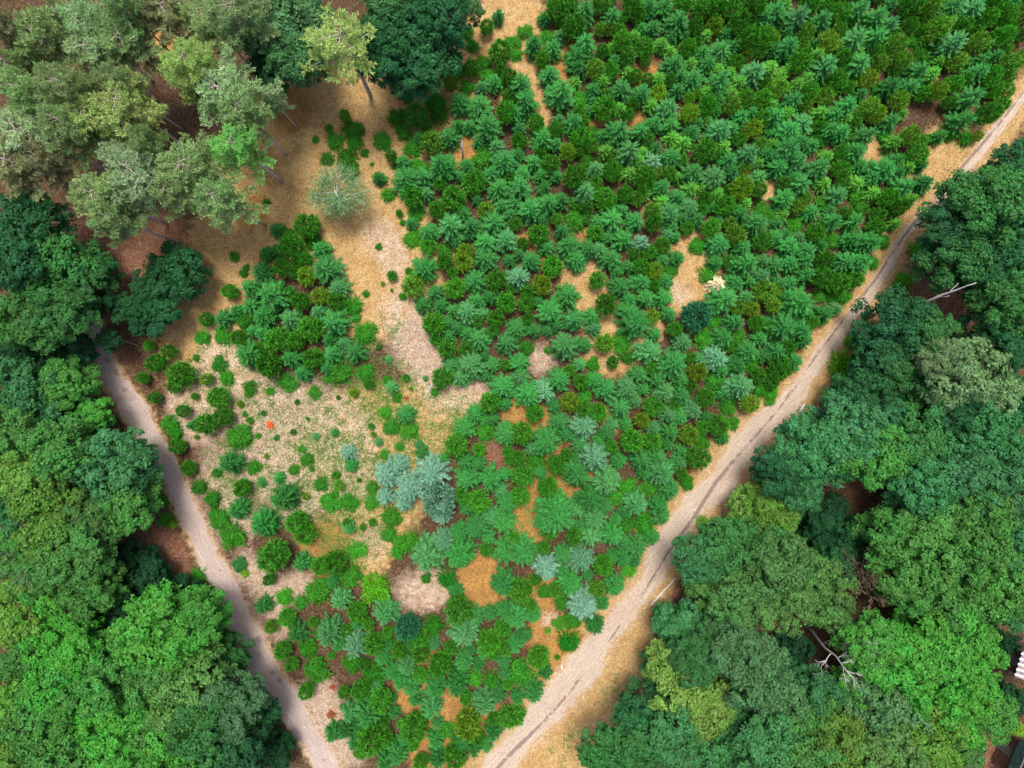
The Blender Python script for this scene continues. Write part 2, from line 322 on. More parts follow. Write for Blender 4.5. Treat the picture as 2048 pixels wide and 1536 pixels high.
# ------------------------------------------------------------------ young trees and bushes: tile corner in the photo, then "x y radius colour" in thirds of a photo pixel
TILES = [
((512, 0), """1380 165 45 g;1455 95 40 d;1262 195 34 b;1300 275 40 b;1185 365 45 b;1208 430 40 b;1165 510 52 y;1270 520 45 b;1360 375 48 b;1385 445 48 b;1455 330 75 g;1430 500 52 t;1515 250 38 b;1515 480 50 g;
1078 615 60 b;1098 690 55 b;1225 620 62 t;1335 640 75 t;845 705 55 b;960 700 70 g;890 790 48 b;1395 770 85 t;1510 680 65 g;1165 820 60 t;1050 865 70 l;935 890 55 b;900 570 38 d;1020 490 40 g;
540 700 38 l;435 765 28 b;470 840 50 b;575 775 62 b;595 850 50 b;425 945 42 b;545 945 58 b;575 1020 52 b;650 915 26 b;355 835 24 b;752 835 52 b;785 885 26 b;808 940 38 g;830 1000 22 b;695 985 16 b;738 1070 40 d;785 1165 42 b;
980 1000 50 b;1370 950 65 b;1490 970 78 t;1265 1000 48 t;1130 1000 85 t;900 1090 85 t;1000 1065 55 t;1315 1100 75 g;1460 1130 68 t;1190 1190 80 g;945 1185 65 g;970 1270 45 b;860 1280 28 g;880 1335 20 b;1090 1265 55 g;1380 1260 55 l;940 1430 52 b;1040 1390 60 t;1165 1350 85 p;1285 1370 60 t;1430 1340 80 t;1505 1440 70 p;1380 1470 70 t;1250 1500 52 y;1130 1505 48 b;310 1360 78 g;345 1440 50 b;195 1420 55 b;215 1485 75 g;125 1510 45 d;390 1500 60 t;735 1480 24 b;60 1215 26 b"""),
((1024, 0), """265 60 72 g;440 75 70 t;530 30 60 g;590 110 62 t;340 25 60 g;710 30 60 g;740 100 52 g;820 50 60 d;850 165 45 d;910 40 60 t;985 130 75 t;1020 30 58 g;1105 165 58 g;1130 60 60 g;1220 165 55 y;1215 45 70 g;1310 60 68 g;1360 145 65 g;1440 60 75 g;1510 120 60 t;1405 240 72 g;1505 235 68 g;
80 190 44 b;18 250 38 b;20 325 40 b;130 275 58 d;215 215 46 b;375 180 75 g;430 270 75 t;385 345 68 d;655 260 60 g;800 290 62 g;1035 300 55 g;1240 310 72 t;1150 315 50 d;180 360 52 g;225 450 60 t;400 405 55 d;495 420 62 l;600 430 58 g;740 460 45 g;960 390 65 t;1090 480 66 t;1235 505 75 t;1440 435 75 p;1330 380 52 g;
45 510 70 t;90 610 70 t;20 685 58 t;290 560 80 t;410 600 45 b;655 540 65 t;780 560 64 t;880 560 48 y;990 540 50 t;555 660 75 g;700 690 40 g;920 660 70 p;1050 690 58 y;1160 640 60 g;1300 640 60 l;1400 605 58 g;1485 600 60 g;
140 750 55 g;180 830 70 t;270 790 52 g;360 730 60 t;410 830 60 g;490 800 38 b;630 790 80 t;765 790 58 t;850 750 55 t;950 750 60 t;1075 800 58 d;1235 785 72 p;1440 780 58 y;1355 840 48 g;1500 715 50 g;
40 850 50 g;330 920 54 y;230 985 60 g;130 980 55 t;440 960 48 b;530 950 28 b;700 910 75 p;840 970 58 s;950 945 60 t;1145 910 75 g;1410 930 66 p;1290 960 58 t;1215 930 44 g;1520 930 50 t;
45 1130 70 t;370 1070 75 g;500 1020 54 p;590 1040 64 g;790 1080 75 g;430 1160 72 p;560 1200 70 g;670 1170 55 g;1080 1040 70 t;1210 1060 74 p;1370 1130 74 y;1480 1060 54 p;900 1120 55 t;990 1180 52 t;1060 1245 64 p;190 1130 45 d;210 1220 70 t;100 1260 70 t;840 1270 52 l;1270 1235 66 g;1150 1200 44 g;
370 1320 66 b;600 1310 75 t;735 1320 60 t;850 1345 58 g;950 1280 68 p;1185 1370 60 g;1120 1480 48 b;980 1425 32 t;160 1410 68 g;490 1400 52 g;660 1440 64 t;770 1460 55 s;340 1480 68 t;440 1490 58 t;895 1480 54 g;1230 1460 68 t;1340 1410 64 l;1380 1485 58 t;1500 1265 60 b;1460 1350 68 t;1500 1450 58 g;20 1345 45 g;820 1520 48 g"""),
((1536, 0), """40 80 70 t;165 110 74 p;310 130 70 t;240 40 60 g;420 90 60 g;540 70 65 t;640 110 68 t;720 155 60 p;840 50 70 g;950 40 60 l;1100 50 70 t;1215 60 74 p;1350 30 68 g;1450 25 60 d;1505 110 66 l;1400 120 68 g;1290 120 58 g;
350 270 65 y;510 230 80 p;225 210 60 l;110 290 65 t;20 230 40 y;40 360 45 b;190 380 70 g;345 400 74 p;540 400 80 t;650 220 68 t;750 290 68 l;880 245 45 b;940 320 52 b;1090 270 84 p;1240 265 58 l;1380 230 64 g;1000 180 68 l;1150 165 52 g;830 170 50 g;
660 390 54 l;790 370 58 l;890 435 68 t;1110 380 64 l;1240 440 64 t;1320 460 58 g;1425 400 68 l;1505 350 50 l;1340 350 48 d;40 540 64 l;150 600 58 t;240 560 58 g;400 500 68 g;590 480 60 y;660 535 40 b;725 525 58 d;840 520 64 t;1000 555 60 y;1090 510 58 g;340 580 58 l;470 640 68 t;600 645 64 l;770 610 58 l;1210 590 80 t;1330 540 58 g;1405 560 54 l;900 570 50 g;1290 690 68 g;1160 720 68 t;1375 640 48 g;
30 700 60 t;120 800 80 t;200 745 68 p;260 715 44 b;390 700 60 t;640 690 58 y;725 730 58 t;580 820 66 t;310 830 54 b;440 800 58 t;700 810 48 b;100 900 88 t;165 965 68 t;60 1005 58 t;830 830 64 l;960 830 35 b;1030 815 42 d;1090 800 42 b;1190 825 45 b;1245 820 35 y;880 930 68 g;510 920 64 t;540 995 50 t;
290 1010 70 t;420 1020 58 g;680 1020 75 t;760 960 50 t;610 1075 58 t;200 1110 68 t;100 1200 68 t;800 1120 68 t;930 1105 62 d;420 1170 60 p;525 1170 50 b;565 1250 54 b;700 1190 64 g;340 1210 45 b;760 1250 58 g;250 1275 54 t;165 1350 58 b;380 1330 64 t;510 1325 58 t;15 1280 40 b;280 1400 58 g;390 1440 48 b;640 1370 58 g;595 1450 74 t;495 1435 52 t;40 1420 50 t;120 1480 58 t;230 1500 58 t;690 1445 46 b"""),
((1024, 512), """115 30 60 t;245 60 64 g;390 20 64 t;590 20 60 t;40 130 66 s;180 180 64 y;515 150 58 g;640 180 54 d;850 90 54 y;950 90 46 b;770 160 60 t;800 245 54 t;905 250 60 t;1185 110 58 b;1260 260 84 t;1400 50 78 t;1500 120 54 p;1330 160 54 t;1500 215 68 l;1430 320 50 y;1350 310 45 l;
330 240 70 t;80 290 55 g;230 330 80 t;570 290 70 g;375 380 64 t;480 360 50 t;735 395 88 t;690 335 58 t;850 365 45 y;940 350 45 t;1210 390 45 b;970 440 50 g;1020 520 60 p;1140 500 50 b;1330 400 60 t;1270 490 64 t;1370 480 38 b;1450 400 48 g;1490 490 50 t;
85 550 48 b;20 430 60 t;215 565 25 b;320 540 80 p;435 530 45 t;550 520 58 l;660 520 54 b;700 600 50 b;820 570 75 p;600 640 42 g;490 650 45 b;400 650 40 p;285 740 64 t;410 750 50 g;960 650 84 t;1110 690 58 y;1220 610 75 s;1410 570 68 d;1430 650 50 b;1220 760 58 b;760 710 50 t;40 640 60 t;55 720 50 p;
85 830 80 t;185 810 70 s;350 870 58 y;440 840 45 b;560 800 64 t;680 790 64 p;870 740 54 t;910 810 64 p;1160 850 60 g;1370 775 80 p;1490 800 50 b;1290 900 50 b;1420 890 58 y;640 910 64 t;520 940 58 g;770 980 50 y;850 900 64 g;930 950 50 p;1010 960 54 t;1075 920 60 p;1220 1015 68 g;1330 1000 46 b;
140 940 60 g;280 990 60 t;420 1020 80 s;60 1060 74 g;210 1110 88 t;570 1070 45 d;710 1100 75 g;840 1110 58 g;930 1130 40 d;1050 1070 64 y;1140 1115 50 b;1110 1210 74 g;500 1210 84 s;140 1230 54 b;270 1240 60 g;40 1215 50 g;60 1310 68 g;390 1300 80 t;640 1225 50 t;770 1230 64 t;900 1300 75 p;990 1240 54 t;560 1350 84 p;1060 1370 45 b;690 1390 58 b;820 1390 54 b;940 1400 64 t;210 1380 58 g;40 1440 60 g;280 1500 78 t;460 1450 80 d;620 1450 45 b;740 1480 68 p;880 1500 58 d;400 1520 50 p"""),
((1536, 512), """30 60 58 t;120 45 58 t;220 30 60 t;330 30 60 g;450 40 66 t;540 50 70 t;620 40 45 b;220 110 58 t;300 130 66 g;400 165 70 g;450 230 58 b;380 245 42 b;310 240 45 b;30 205 45 y;60 165 55 t;125 160 45 t;180 275 92 t;20 295 50 y;330 350 58 d;225 350 48 d;80 420 84 t;185 450 74 t;10 435 48 g;200 510 56 t;40 570 62 t;60 640 60 g;30 700 58 g;140 635 58 d;95 690 48 g;20 820 42 b;12 865 34 b;255 400 45 g;105 545 48 g;20 760 45 g"""),
((512, 512), """30 100 60 t;160 70 58 g;310 120 60 y;430 80 88 t;110 230 88 t;390 240 54 y;275 270 58 g;500 190 60 p;580 295 58 b;600 365 34 b;60 360 68 d;200 385 68 p;470 390 80 t;340 440 78 g;140 500 84 g;250 505 58 g;595 575 60 t;460 590 60 t;90 650 80 g;210 620 58 t;340 620 64 g;510 700 74 b;650 700 54 b;690 770 34 g;185 760 50 b;430 740 30 b;
820 115 32 g;660 225 25 b;880 245 25 b;760 165 17 y;815 205 14 y;740 545 22 g;795 620 27 p;900 730 28 g;1015 735 20 t;790 745 30 b;815 790 38 p;1070 815 30 b;930 795 14 y;845 850 30 b;585 820 30 y;350 820 38 b;85 810 30 b;245 875 20 g;495 850 18 g;45 940 20 g;775 940 40 b;690 1020 25 g;705 1070 20 y;900 950 54 t;820 1025 54 b;920 1045 54 b;735 1120 28 p;860 1145 30 b;775 1190 34 b;800 1240 24 b;1000 1175 40 d;310 975 15 g;225 1055 24 g;120 1090 22 t;470 1060 28 t;355 1085 24 p;555 1180 45 s;570 1255 40 t;275 1160 25 b;305 1220 40 b;330 1275 22 b;225 1285 32 b;130 1335 34 t;65 1200 20 y;30 1360 30 t;480 1315 30 g;390 1370 42 b;500 1375 34 l;300 1440 25 y;170 1450 84 d;450 1480 60 b;565 1480 48 b;620 1345 18 g;12 1260 25 b;10 1080 20 b;700 1390 40 b;690 1480 45 b;975 1130 26 t;
790 1310 80 s;860 1250 55 s;930 1390 88 s;1060 1290 92 p;780 1440 58 p;890 1470 56 s;
1010 70 80 t;1130 40 50 g;1380 20 68 t;920 90 30 g;950 190 68 l;1000 290 50 d;1075 220 50 t;1200 200 64 g;1320 150 68 t;1440 150 64 g;1500 280 64 g;1270 340 64 p;1430 380 54 g;1070 410 74 g;1205 430 40 d;1340 500 68 t;1500 530 68 t;1150 560 64 g;1260 560 54 g;1300 660 84 p;1420 650 45 t;1120 730 64 g;1220 730 58 p;1480 780 74 t;1400 880 64 g;1320 940 50 t;1260 1030 64 t;1380 1060 60 b;1500 1070 64 t;1200 1130 74 g;1340 1160 45 g;1270 1340 74 t;1400 1340 74 t;1340 1470 74 g;1250 1230 48 d;1520 1230 30 b;1500 1310 40 t;1120 1220 34 t;1510 1480 58 t"""),
((0, 512), """900 535 34 g;1020 575 48 g;945 640 60 g;1175 608 24 b;1310 650 50 b;1350 735 48 b;1250 740 40 l;1095 715 80 g;1050 785 42 g;870 730 38 g;935 850 38 g;1170 840 28 g;1100 925 42 g;1150 1020 34 d;1245 1010 70 g;1315 850 68 g;1350 960 58 g;1500 795 40 b;1440 885 24 y;1470 950 22 b;1500 985 24 g;1020 1010 48 b;1050 1060 44 b;1070 1140 50 g;1180 1085 18 y;1140 1270 48 g;1375 1240 64 d;1300 1300 32 b;1510 1265 40 b;1460 1385 58 g;1195 1385 48 b;1265 1460 54 b;1420 1520 58 d;1210 485 45 b;1245 385 45 g;1330 480 54 b;1340 370 54 t;1470 380 58 b;1395 215 50 g;1480 590 84 d;1500 200 60 t;1460 100 30 b;1405 5 30 b;1475 70 25 b"""),
((512, 1024), """40 70 74 d;265 50 74 g;300 120 70 g;110 260 98 g;270 310 58 t;390 310 54 g;480 290 74 g;600 230 54 b;560 380 68 b;460 420 45 d;370 480 74 b;270 545 45 b;160 515 48 b;95 400 38 g;500 530 64 p;40 560 50 d;195 620 54 g;100 680 42 l;345 655 32 g;245 725 58 d;165 820 54 g;310 820 54 b;215 910 45 g;360 950 68 b;310 1065 48 g;455 855 28 g;515 1175 20 t;610 590 64 g;780 600 74 p;1060 680 58 b;440 720 80 p;380 735 34 b;600 800 80 s;710 780 68 g;570 910 58 b;700 970 64 b;910 920 64 p;810 950 54 t;860 820 54 g;990 840 58 g;1110 900 74 g;1240 900 54 t;630 1060 58 g;680 1200 80 d;760 1120 70 g;820 1120 34 d;940 1040 60 t;1070 1050 68 t;1200 1030 68 d;1050 1170 64 p;970 1270 84 g;1310 1000 45 b;1420 1020 58 b;1370 1140 74 p;1280 1250 88 y;1430 1310 58 d;1510 1220 68 g;1150 1310 45 b;1230 1370 50 t;700 1340 88 g;600 1370 58 d;630 1450 40 b;460 1330 54 d;545 1310 50 d;780 1340 58 g;850 1440 74 d;770 1490 58 d;1000 1490 50 g;1080 1480 58 d;1200 1440 74 g;1310 1410 50 d;950 1385 40 g;890 1280 45 b;
810 30 64 b;790 140 54 b;905 190 60 b;845 240 38 b;1110 10 64 s;1130 170 70 s;1030 260 98 p;1220 130 58 d;1210 250 88 t;1320 90 74 t;1490 60 68 t;1500 230 80 t;1380 220 45 g;1015 400 34 b;1490 430 74 t;1210 575 88 g;1250 700 100 p;1400 760 74 g;1500 800 50 g;1320 630 50 t;1500 600 58 t;560 90 38 t;640 90 24 g;700 60 30 g;545 60 30 g"""),
((1024, 1024), """220 50 74 t;230 110 58 g;60 240 84 t;500 40 68 p;600 130 68 t;480 140 70 p;690 80 50 b;800 70 64 b;890 30 54 t;745 210 68 t;310 260 58 t;410 280 80 s;550 310 64 g;660 270 58 t;700 350 48 b;610 440 60 t;510 450 54 l;60 460 80 g;190 480 45 b;350 430 74 t;300 550 45 b;500 680 58 d;545 545 45 t;370 650 50 b;280 670 40 b;30 630 68 t;120 620 48 t;20 790 60 t;150 860 68 g;50 970 74 b;200 960 45 d;130 1080 58 t;30 1210 60 g;270 870 20 g;215 710 26 y;610 270 40 d"""),
]
# young trees that stand out: photo x, y, radius (photo px), colour, kind, label
STARS = [
(1389, 632, 31, 'T', 'tuft', 'big rounded dusky teal dome of needles below the long grassy gap'),
(818, 1250, 29, 'T', 'tuft', 'smooth teal dome beside a bright green bush near the sandy scrape'),
(1435, 568, 17, 'c', 'spruce', 'dead cream coloured sapling beside the bright bush in the long gap'),
(881, 1000, 36, 's', 'tuft', 'large dense silver-blue dome next to the bare oval of sand'),
(729, 667, 21, 'b', 'bush', 'round bright green bush at the corner of the small wood by the stony strip'),
(480, 875, 22, 'b', 'bush', 'round deep green bush beside the orange rusty tuft in the clearing'),
(1139, 1283, 22, 'bd', 'bush', 'dark round bush alone on orange sand at the wide end of the sandy track'),
(1688, 729, 26, 'B', 'bush', 'bright lime bush at the wood edge right across the sandy track'),
(894, 1157, 19, 'bd', 'bush', 'dark oval bush at the tip of the pale sandy scrape'),
(750, 1179, 25, 'B', 'bush', 'light green rounded bush above the sandy scrape'),
(928, 521, 22, 'y', 'tuft', 'yellow-green rounded sapling standing out among dark spruces near the pale tongue'),
(1094, 970, 21, 'g', 'tuft', 'lone green sapling standing free in the wide orange clearing'),
(1109, 1030, 38, 't', 'spruce', 'broad dark spruce on the lower edge of the wide orange clearing'),
(1093, 1134, 24, 's', 'spruce', 'silvery star shaped spruce, lower left of two pale ones by the orange corridor'),
(1167, 1210, 29, 's', 'spruce', 'palest spruce by the sandy track, just above its wide end'),
(1705, 682, 13, 'B', 'bush', 'small bright bush at the wood edge above the bright lime bush'),
(1782, 612, 15, 'B', 'bush', 'bright low bush on the far verge of the track near the white snag'),
(1806, 560, 16, 'B', 'bush', 'yellowish bright bush on the far verge, level with the white snag'),
(1800, 585, 14, 'B', 'bush', 'small yellowish bush wedged between two others by the white snag'),
(1832, 500, 14, 'B', 'bush', 'bright bush on the far verge above the white snag'),
(330, 1040, 12, 'b', 'bush', 'small bush on the inner verge of the gravel path in brown litter'),
(345, 1050, 8, 'y', 'bush', 'tiny yellowish bush touching the gravel path beside brown litter'),
(395, 1152, 14, 'b', 'bush', 'bush on the litter slope beside the gravel path above the large bright oak'),
(415, 1182, 14, 'bd', 'bush', 'dark bush touching the gravel path just above the large bright oak'),
(305, 975, 16, 'y', 'bush', 'yellow-green bush poking out of the oaks at the gravel path'),
(317, 1003, 14, 'b', 'bush', 'dark green bush under the oaks touching the gravel path'),
(180, 738, 9, 'b', 'bush', 'tiny bush in brown leaf litter left of the gravel path'),
(2030, 1465, 18, 'y', 'bush', 'yellow leaved bush beside the dark roofed shed'),
(1405, 1045, 12, 'l', 'bush', 'small dull bush at the wood edge across the sandy track'),
(440, 1043, 20, 'b', 'bush', 'upper of two joined bright bushes on the far verge of the gravel path'),
(463, 1072, 21, 'b', 'bush', 'lower dark green half of a bush pair on the gravel path verge'),
(480, 1130, 14, 't', 'bush', 'small bluish bush on litter beside the gravel path'),
(490, 1147, 8, 'y', 'bush', 'tiny yellowish bush under a bluish one by the gravel path'),
(428, 1030, 12, 'b', 'bush', 'small bright bush just above a joined bush pair by the gravel path'),
]
LAND = [(915, 290, 'the straw gap with post'), (1030, 40, 'the dry grassy opening'), (1062, 140, 'the slanting orange strip'), (1120, 120, 'the orange stump slot'),
(1315, 118, 'the reddish sapling gap'), (1285, 228, 'the brown hollow'), (1390, 505, 'the long pale grassy gap'), (1540, 383, 'the reddish brown slot'), (1855, 232, 'the reddish clearing'),
(1905, 315, 'the dry grass apron'), (1752, 300, 'the orange rimmed gap'), (1165, 565, 'the funnel shaped straw gap'), (1080, 715, 'the bare bottle shaped patch'),
(1225, 660, 'the twin straw strips'), (1035, 830, 'the small orange patch'), (988, 912, 'the round dark brown hollow'), (1120, 955, 'the wide orange clearing'), (960, 1160, 'the orange grass tongue'),
(830, 1185, 'the pale sandy scrape'), (838, 1040, 'the bare sand oval'), (1098, 1220, 'the stony orange corridor'), (900, 1415, 'the lower orange gap'), (800, 1395, 'the rubbly orange gap'),
(665, 1400, 'the rusty clumps'), (585, 1165, 'the reddish litter patch'), (541, 850, 'the orange rusty tuft'), (680, 830, 'the wide pale clearing'), (800, 640, 'the pale stony strip'),
(950, 790, 'the spur of pale sand'), (760, 470, 'the pale sandy tongue'), (745, 205, 'the foot of the lone pine'), (672, 380, 'the ghostly grey tree'), (1145, 440, 'the emerald bush'), (1389, 632, 'the big dusky teal dome'),
(1435, 568, 'the dead cream sapling'), (1062, 785, 'the silver-blue spruce pair'), (820, 960, 'the silvery spruce clump'), (881, 1000, 'the dense silver-blue dome'), (1205, 905, 'the silver spruce pair'), (1163, 850, 'the pale star spruce'),
(928, 521, 'the yellow-green sapling'), (1430, 55, 'the yellow sapling'), (1482, 375, 'the golden olive sapling'), (818, 1250, 'the smooth teal dome'), (480, 875, 'the round deep green bush'), (1139, 1283, 'the dark bush on orange sand'),
(1160, 1120, 'the two pale spruces'), (1167, 1210, 'the palest trackside spruce'), (1440, 215, 'the mixed mid rows'), (1680, 90, 'the dense upper corner'), (1640, 560, 'the row facing the snag'),
(1560, 760, 'the narrowest track bend'), (1420, 900, 'the track bend'), (1310, 1060, 'the pinkish track stretch'), (620, 600, 'the inner small wood'), (560, 490, 'the upper small wood'), (560, 730, 'the lower small wood'),
(440, 700, 'the stony clearing'), (640, 950, 'the middle clearing'), (700, 300, 'the bright bush cluster'), (690, 1260, 'the lower thicket'), (960, 1260, 'the pale twin spruces'), (1010, 1340, 'the lowest plantation strip'),
(1900, 60, 'the upper track end'), (1760, 150, 'the upper track side'), (1620, 280, 'the blue-green spruce cluster'), (1280, 320, 'the bluish trio'), (1060, 330, 'the upper plantation edge'), (1270, 780, 'the central thicket'), (1180, 720, 'the round teal sapling')]
COL = dict(t=(.042, .235, .046), g=(.08, .34, .03), p=(.065, .255, .072), s=(.1, .29, .135), y=(.2, .41, .03), l=(.15, .39, .04), d=(.034, .2, .036), h=(.092, .34, .036), b=(.05, .27, .02), B=(.1, .38, .015), bd=(.018, .2, .012), T=(.035, .2, .085), c=(.75, .66, .42))
CNAME = dict(h='mid green', t='blue-green', g='leaf green', p='pale grey-green', s='silvery', y='yellow-green', l='olive', d='dark green', b='bright green')

protos = {}
def add_proto(kind, me): protos.setdefault(kind, []).append(me)
for i in range(5): add_proto('spruce', quads_to_mesh('spruce_needles', spruce_crown(2.4, 1.0, 11 + i % 2, 10 + i % 3, .15 + .05 * i, 1.0), M['needle']))
for i in range(5): add_proto('tuft', quads_to_mesh('sapling_needles', tuft_crown(2.1, 1.0, 150, 12), M['needle']))
for i in range(5): add_proto('bush', quads_to_mesh('bush_leaves', bush_crown(), M['shrub']))
stemT = Tubes(); stemT.tube([(0, 0, -.1), (.01, 0, .5), (0, .01, 1)], [.035, .025, .006], 6)
stem_me = stemT.mesh('sapling_stem', M['bark_brown'])
HT = dict(spruce=2.4, tuft=2.1, bush=1.5)
NAMES = dict(spruce='spruce_sapling', tuft='pine_sapling', bush='green_bush', seed='seedling')
CATS = dict(spruce='spruce', tuft='young tree', bush='bush', seed='seedling')
GROUPS = dict(spruce='young spruces of the plantation', tuft='young green trees of the plantation', bush='bright bushes of the clearing and plantation', seed='seedlings on bare ground')
prototype_crown = {}
KINDS = dict(d=dict(name='fir_sapling', cat='young fir', group='dark young firs of the plantation'), p=dict(name='silver_spruce', cat='silver spruce', group='pale spruces of the plantation'), y=dict(name='larch_sapling', cat='young larch', group='yellowish young larches of the plantation'))
KINDS['h'] = dict(name='conifer_sapling', cat='young conifer', group='mid green young conifers of the upper rows')
KINDS['s'] = KINDS['p']; KINDS['l'] = KINDS['y']

def jitter(c, a=.14):
    k = 1 + R.uniform(-a, a)
    return tuple(max(0, v * k * (1 + R.uniform(-a, a) * .5)) for v in c)

def plant(px, py, rpx, kind, color, label, name=None, cat=None, group=None, hs=1.0):
    rw = rpx * .05; h = 1.0
    if color == COL['s'] or (px < 930 and 900 < py < 1030 and rpx > 17 and 'silvery' in label): color = (.15, .34, .22)
    for _ in range(3):
        h = HT[kind] * rw * (1.0 if kind != 'bush' else .85) * hs
        zc = .45 * h
        x, y, s = at(px, py, zc); rw = rpx * s
    root = empty(name or NAMES[kind], (x, y, float(gz(x, y)) - .02))
    root.rotation_euler = (R.uniform(-.05, .05), R.uniform(-.05, .05), R.uniform(0, 6.28))
    tag(root, label, cat or CATS[kind], group or GROUPS[kind])
    i = R.randrange(5)
    if (kind, i) not in prototype_crown:
        crown = part('crown', protos[kind][i], root, color); prototype_crown[kind, i] = crown
    else:
        crown = copy_part(prototype_crown[kind, i], root, color)
    crown.scale = (rw * R.uniform(.93, 1.07), rw * R.uniform(.93, 1.07), h / HT[kind])
    if kind != 'bush':
        if 'stem' not in prototype_crown: st = part('trunk', stem_me, root); prototype_crown['stem'] = st
        else: st = copy_part(prototype_crown['stem'], root)
        st.scale = (rw, rw, h * .96)
    return root

def where(px, py, lx, ly, W='path side of', E='track side of'):
    dx, dy = px - lx, py - ly
    a = math.degrees(math.atan2(-dy, dx)) % 360
    k = int((a + 22.5) // 45) % 8
    side = dict(w=W, e=E)
    return [E, 'above, ' + E, 'above', 'above, ' + W, W, 'below, ' + W, 'below', 'below, ' + E][k]

saps = []
for (ox, oy), txt in TILES:
    for ent in txt.replace('\n', '').split(';'):
        if not ent.strip(): continue
        a, b, r, c = ent.split()
        px, py, r = ox + float(a) / 3, oy + float(b) / 3, float(r) / 3
        kind = 'bush' if c == 'b' else 'tuft' if c in 'gyl' else 'spruce'
        saps.append([px, py, r, c, kind])
# the rest of the dense rows: young trees between those above, kept off the gaps
PLOT = [(1100, 15), (1560, -70), (2080, -70), (2035, 140), (1975, 225), (1880, 265), (1862, 330), (1850, 395), (1765, 470), (1705, 580), (1640, 655), (1600, 720), (1540, 790), (1450, 870), (1380, 950), (1300, 1080), (1260, 1140), (1205, 1240), (1160, 1240), (1100, 1290), (1080, 1400), (1000, 1460), (950, 1520), (720, 1500), (670, 1470), (700, 1330), (660, 1250), (760, 1210), (880, 1200), (960, 1080), (905, 980), (960, 870), (885, 765), (865, 640), (825, 480), (805, 400), (790, 300), (905, 220), (945, 110)]
WOOD = [(560, 445), (635, 455), (690, 600), (700, 725), (600, 750), (485, 735), (440, 640), (505, 540)]
GAPS = [(915, 295, 32), (1030, 40, 48), (1062, 145, 34), (1120, 140, 30), (1095, 210, 28), (1315, 118, 14), (1285, 228, 16), (1385, 490, 30), (1375, 560, 40), (1370, 600, 30), (1540, 383, 18), (1855, 232, 38), (1905, 315, 48), (1752, 300, 24), (1165, 550, 36), (1180, 610, 28), (1080, 715, 44), (1110, 690, 20), (1160, 705, 28), (1225, 650, 28), (1235, 715, 28), (1035, 830, 26), (985, 912, 24), (1130, 960, 40), (1090, 1010, 46), (1060, 1050, 32), (1160, 985, 30), (960, 1150, 46), (985, 1190, 26), (830, 1185, 60), (838, 1040, 30), (1098, 1220, 30), (1095, 1280, 32), (900, 1415, 30), (800, 1395, 22), (1060, 500, 14), (1320, 640, 18), (960, 450, 10), (950, 790, 40), (900, 700, 16)]
def inside(x, y, poly):
    c = False
    for i in range(len(poly)):
        (x1, y1), (x2, y2) = poly[i - 1], poly[i]
        if (y1 > y) != (y2 > y) and x < (x2 - x1) * (y - y1) / (y2 - y1) + x1: c = not c
    return c
pts = [(s[0], s[1], s[2]) for s in saps] + [(s[0], s[1], s[2]) for s in STARS]
for _ in range(30000):
    x, y = R.uniform(430, 2060), R.uniform(-40, 1520)
    if not (inside(x, y, PLOT) or inside(x, y, WOOD)): continue
    if any(math.hypot(x - a, y - b) < q + 6 for a, b, q in GAPS): continue
    r = R.uniform(12, 19)
    if any(math.hypot(x - a, y - b) < (.68 if x > 1150 and y < 450 else .74) * (q + r) for a, b, q in pts): continue
    c = R.choice('hhhhhtdl' if x > 1150 and y < 450 else 'tttggddp')
    pts.append((x, y, r)); saps.append([x, y, r, c, 'tuft' if c in 'gl' or c == 'h' and R.random() < .5 else 'spruce'])
groups = {}
for s in saps:
    px, py, r, c, kind = s
    seed = r < 10.5
    li = min(range(len(LAND)), key=lambda i: (LAND[i][0] - px) ** 2 + (LAND[i][1] - py) ** 2)
    size = 'small' if r < 15.5 else 'large' if r > 23.5 else ''
    noun = 'seedling' if seed else dict(bush='bush', tuft='sapling', spruce='spruce')[kind] if c not in 'dylh' else {'h': 'conifer', 'd': 'fir', 'y': 'larch', 'l': 'larch'}[c]
    desc = ('tiny ' if seed else size + ' ' if size else '') + CNAME[c] + ' ' + noun
    dr = where(px, py, LAND[li][0], LAND[li][1])
    groups.setdefault((desc, dr, li), []).append((math.hypot(px - LAND[li][0], py - LAND[li][1]), s, seed))
ORD = ['', 'second nearest ', 'third nearest ', 'fourth nearest ', 'fifth nearest ', 'sixth nearest ']
for (desc, dr, li), lst in groups.items():
    lst.sort(key=lambda q: q[0])
    for k, (dist, (px, py, r, c, kind), seed) in enumerate(lst):
        pre = ('nearest ' if len(lst) > 1 else '') if k == 0 else ORD[k]
        label = f'{pre}{desc} {dr} {LAND[li][2]}'
        if dist < 12 and k == 0: label = f'{desc} standing at {LAND[li][2]}' if li not in () else label
        hs = R.uniform(.9, 1.2)
        if seed: plant(px, py, r, kind, jitter(COL[c]), label, NAMES['seed'], CATS['seed'], GROUPS['seed'], hs)
        else: plant(px + R.uniform(-2, 2), py, r * (1.1 if kind == 'bush' else 1.14 if not (px > 1200 and py < 420) else 1.12), kind, jitter(COL[c], .26 if kind == 'bush' else .17), label, hs=hs * (.9 if kind == 'bush' else 1.15), **KINDS.get(c, {}) if kind != 'bush' else {})
for px, py, r, c, kind, label in STARS:
    plant(px, py, r * 1.15, kind, COL[c], label)
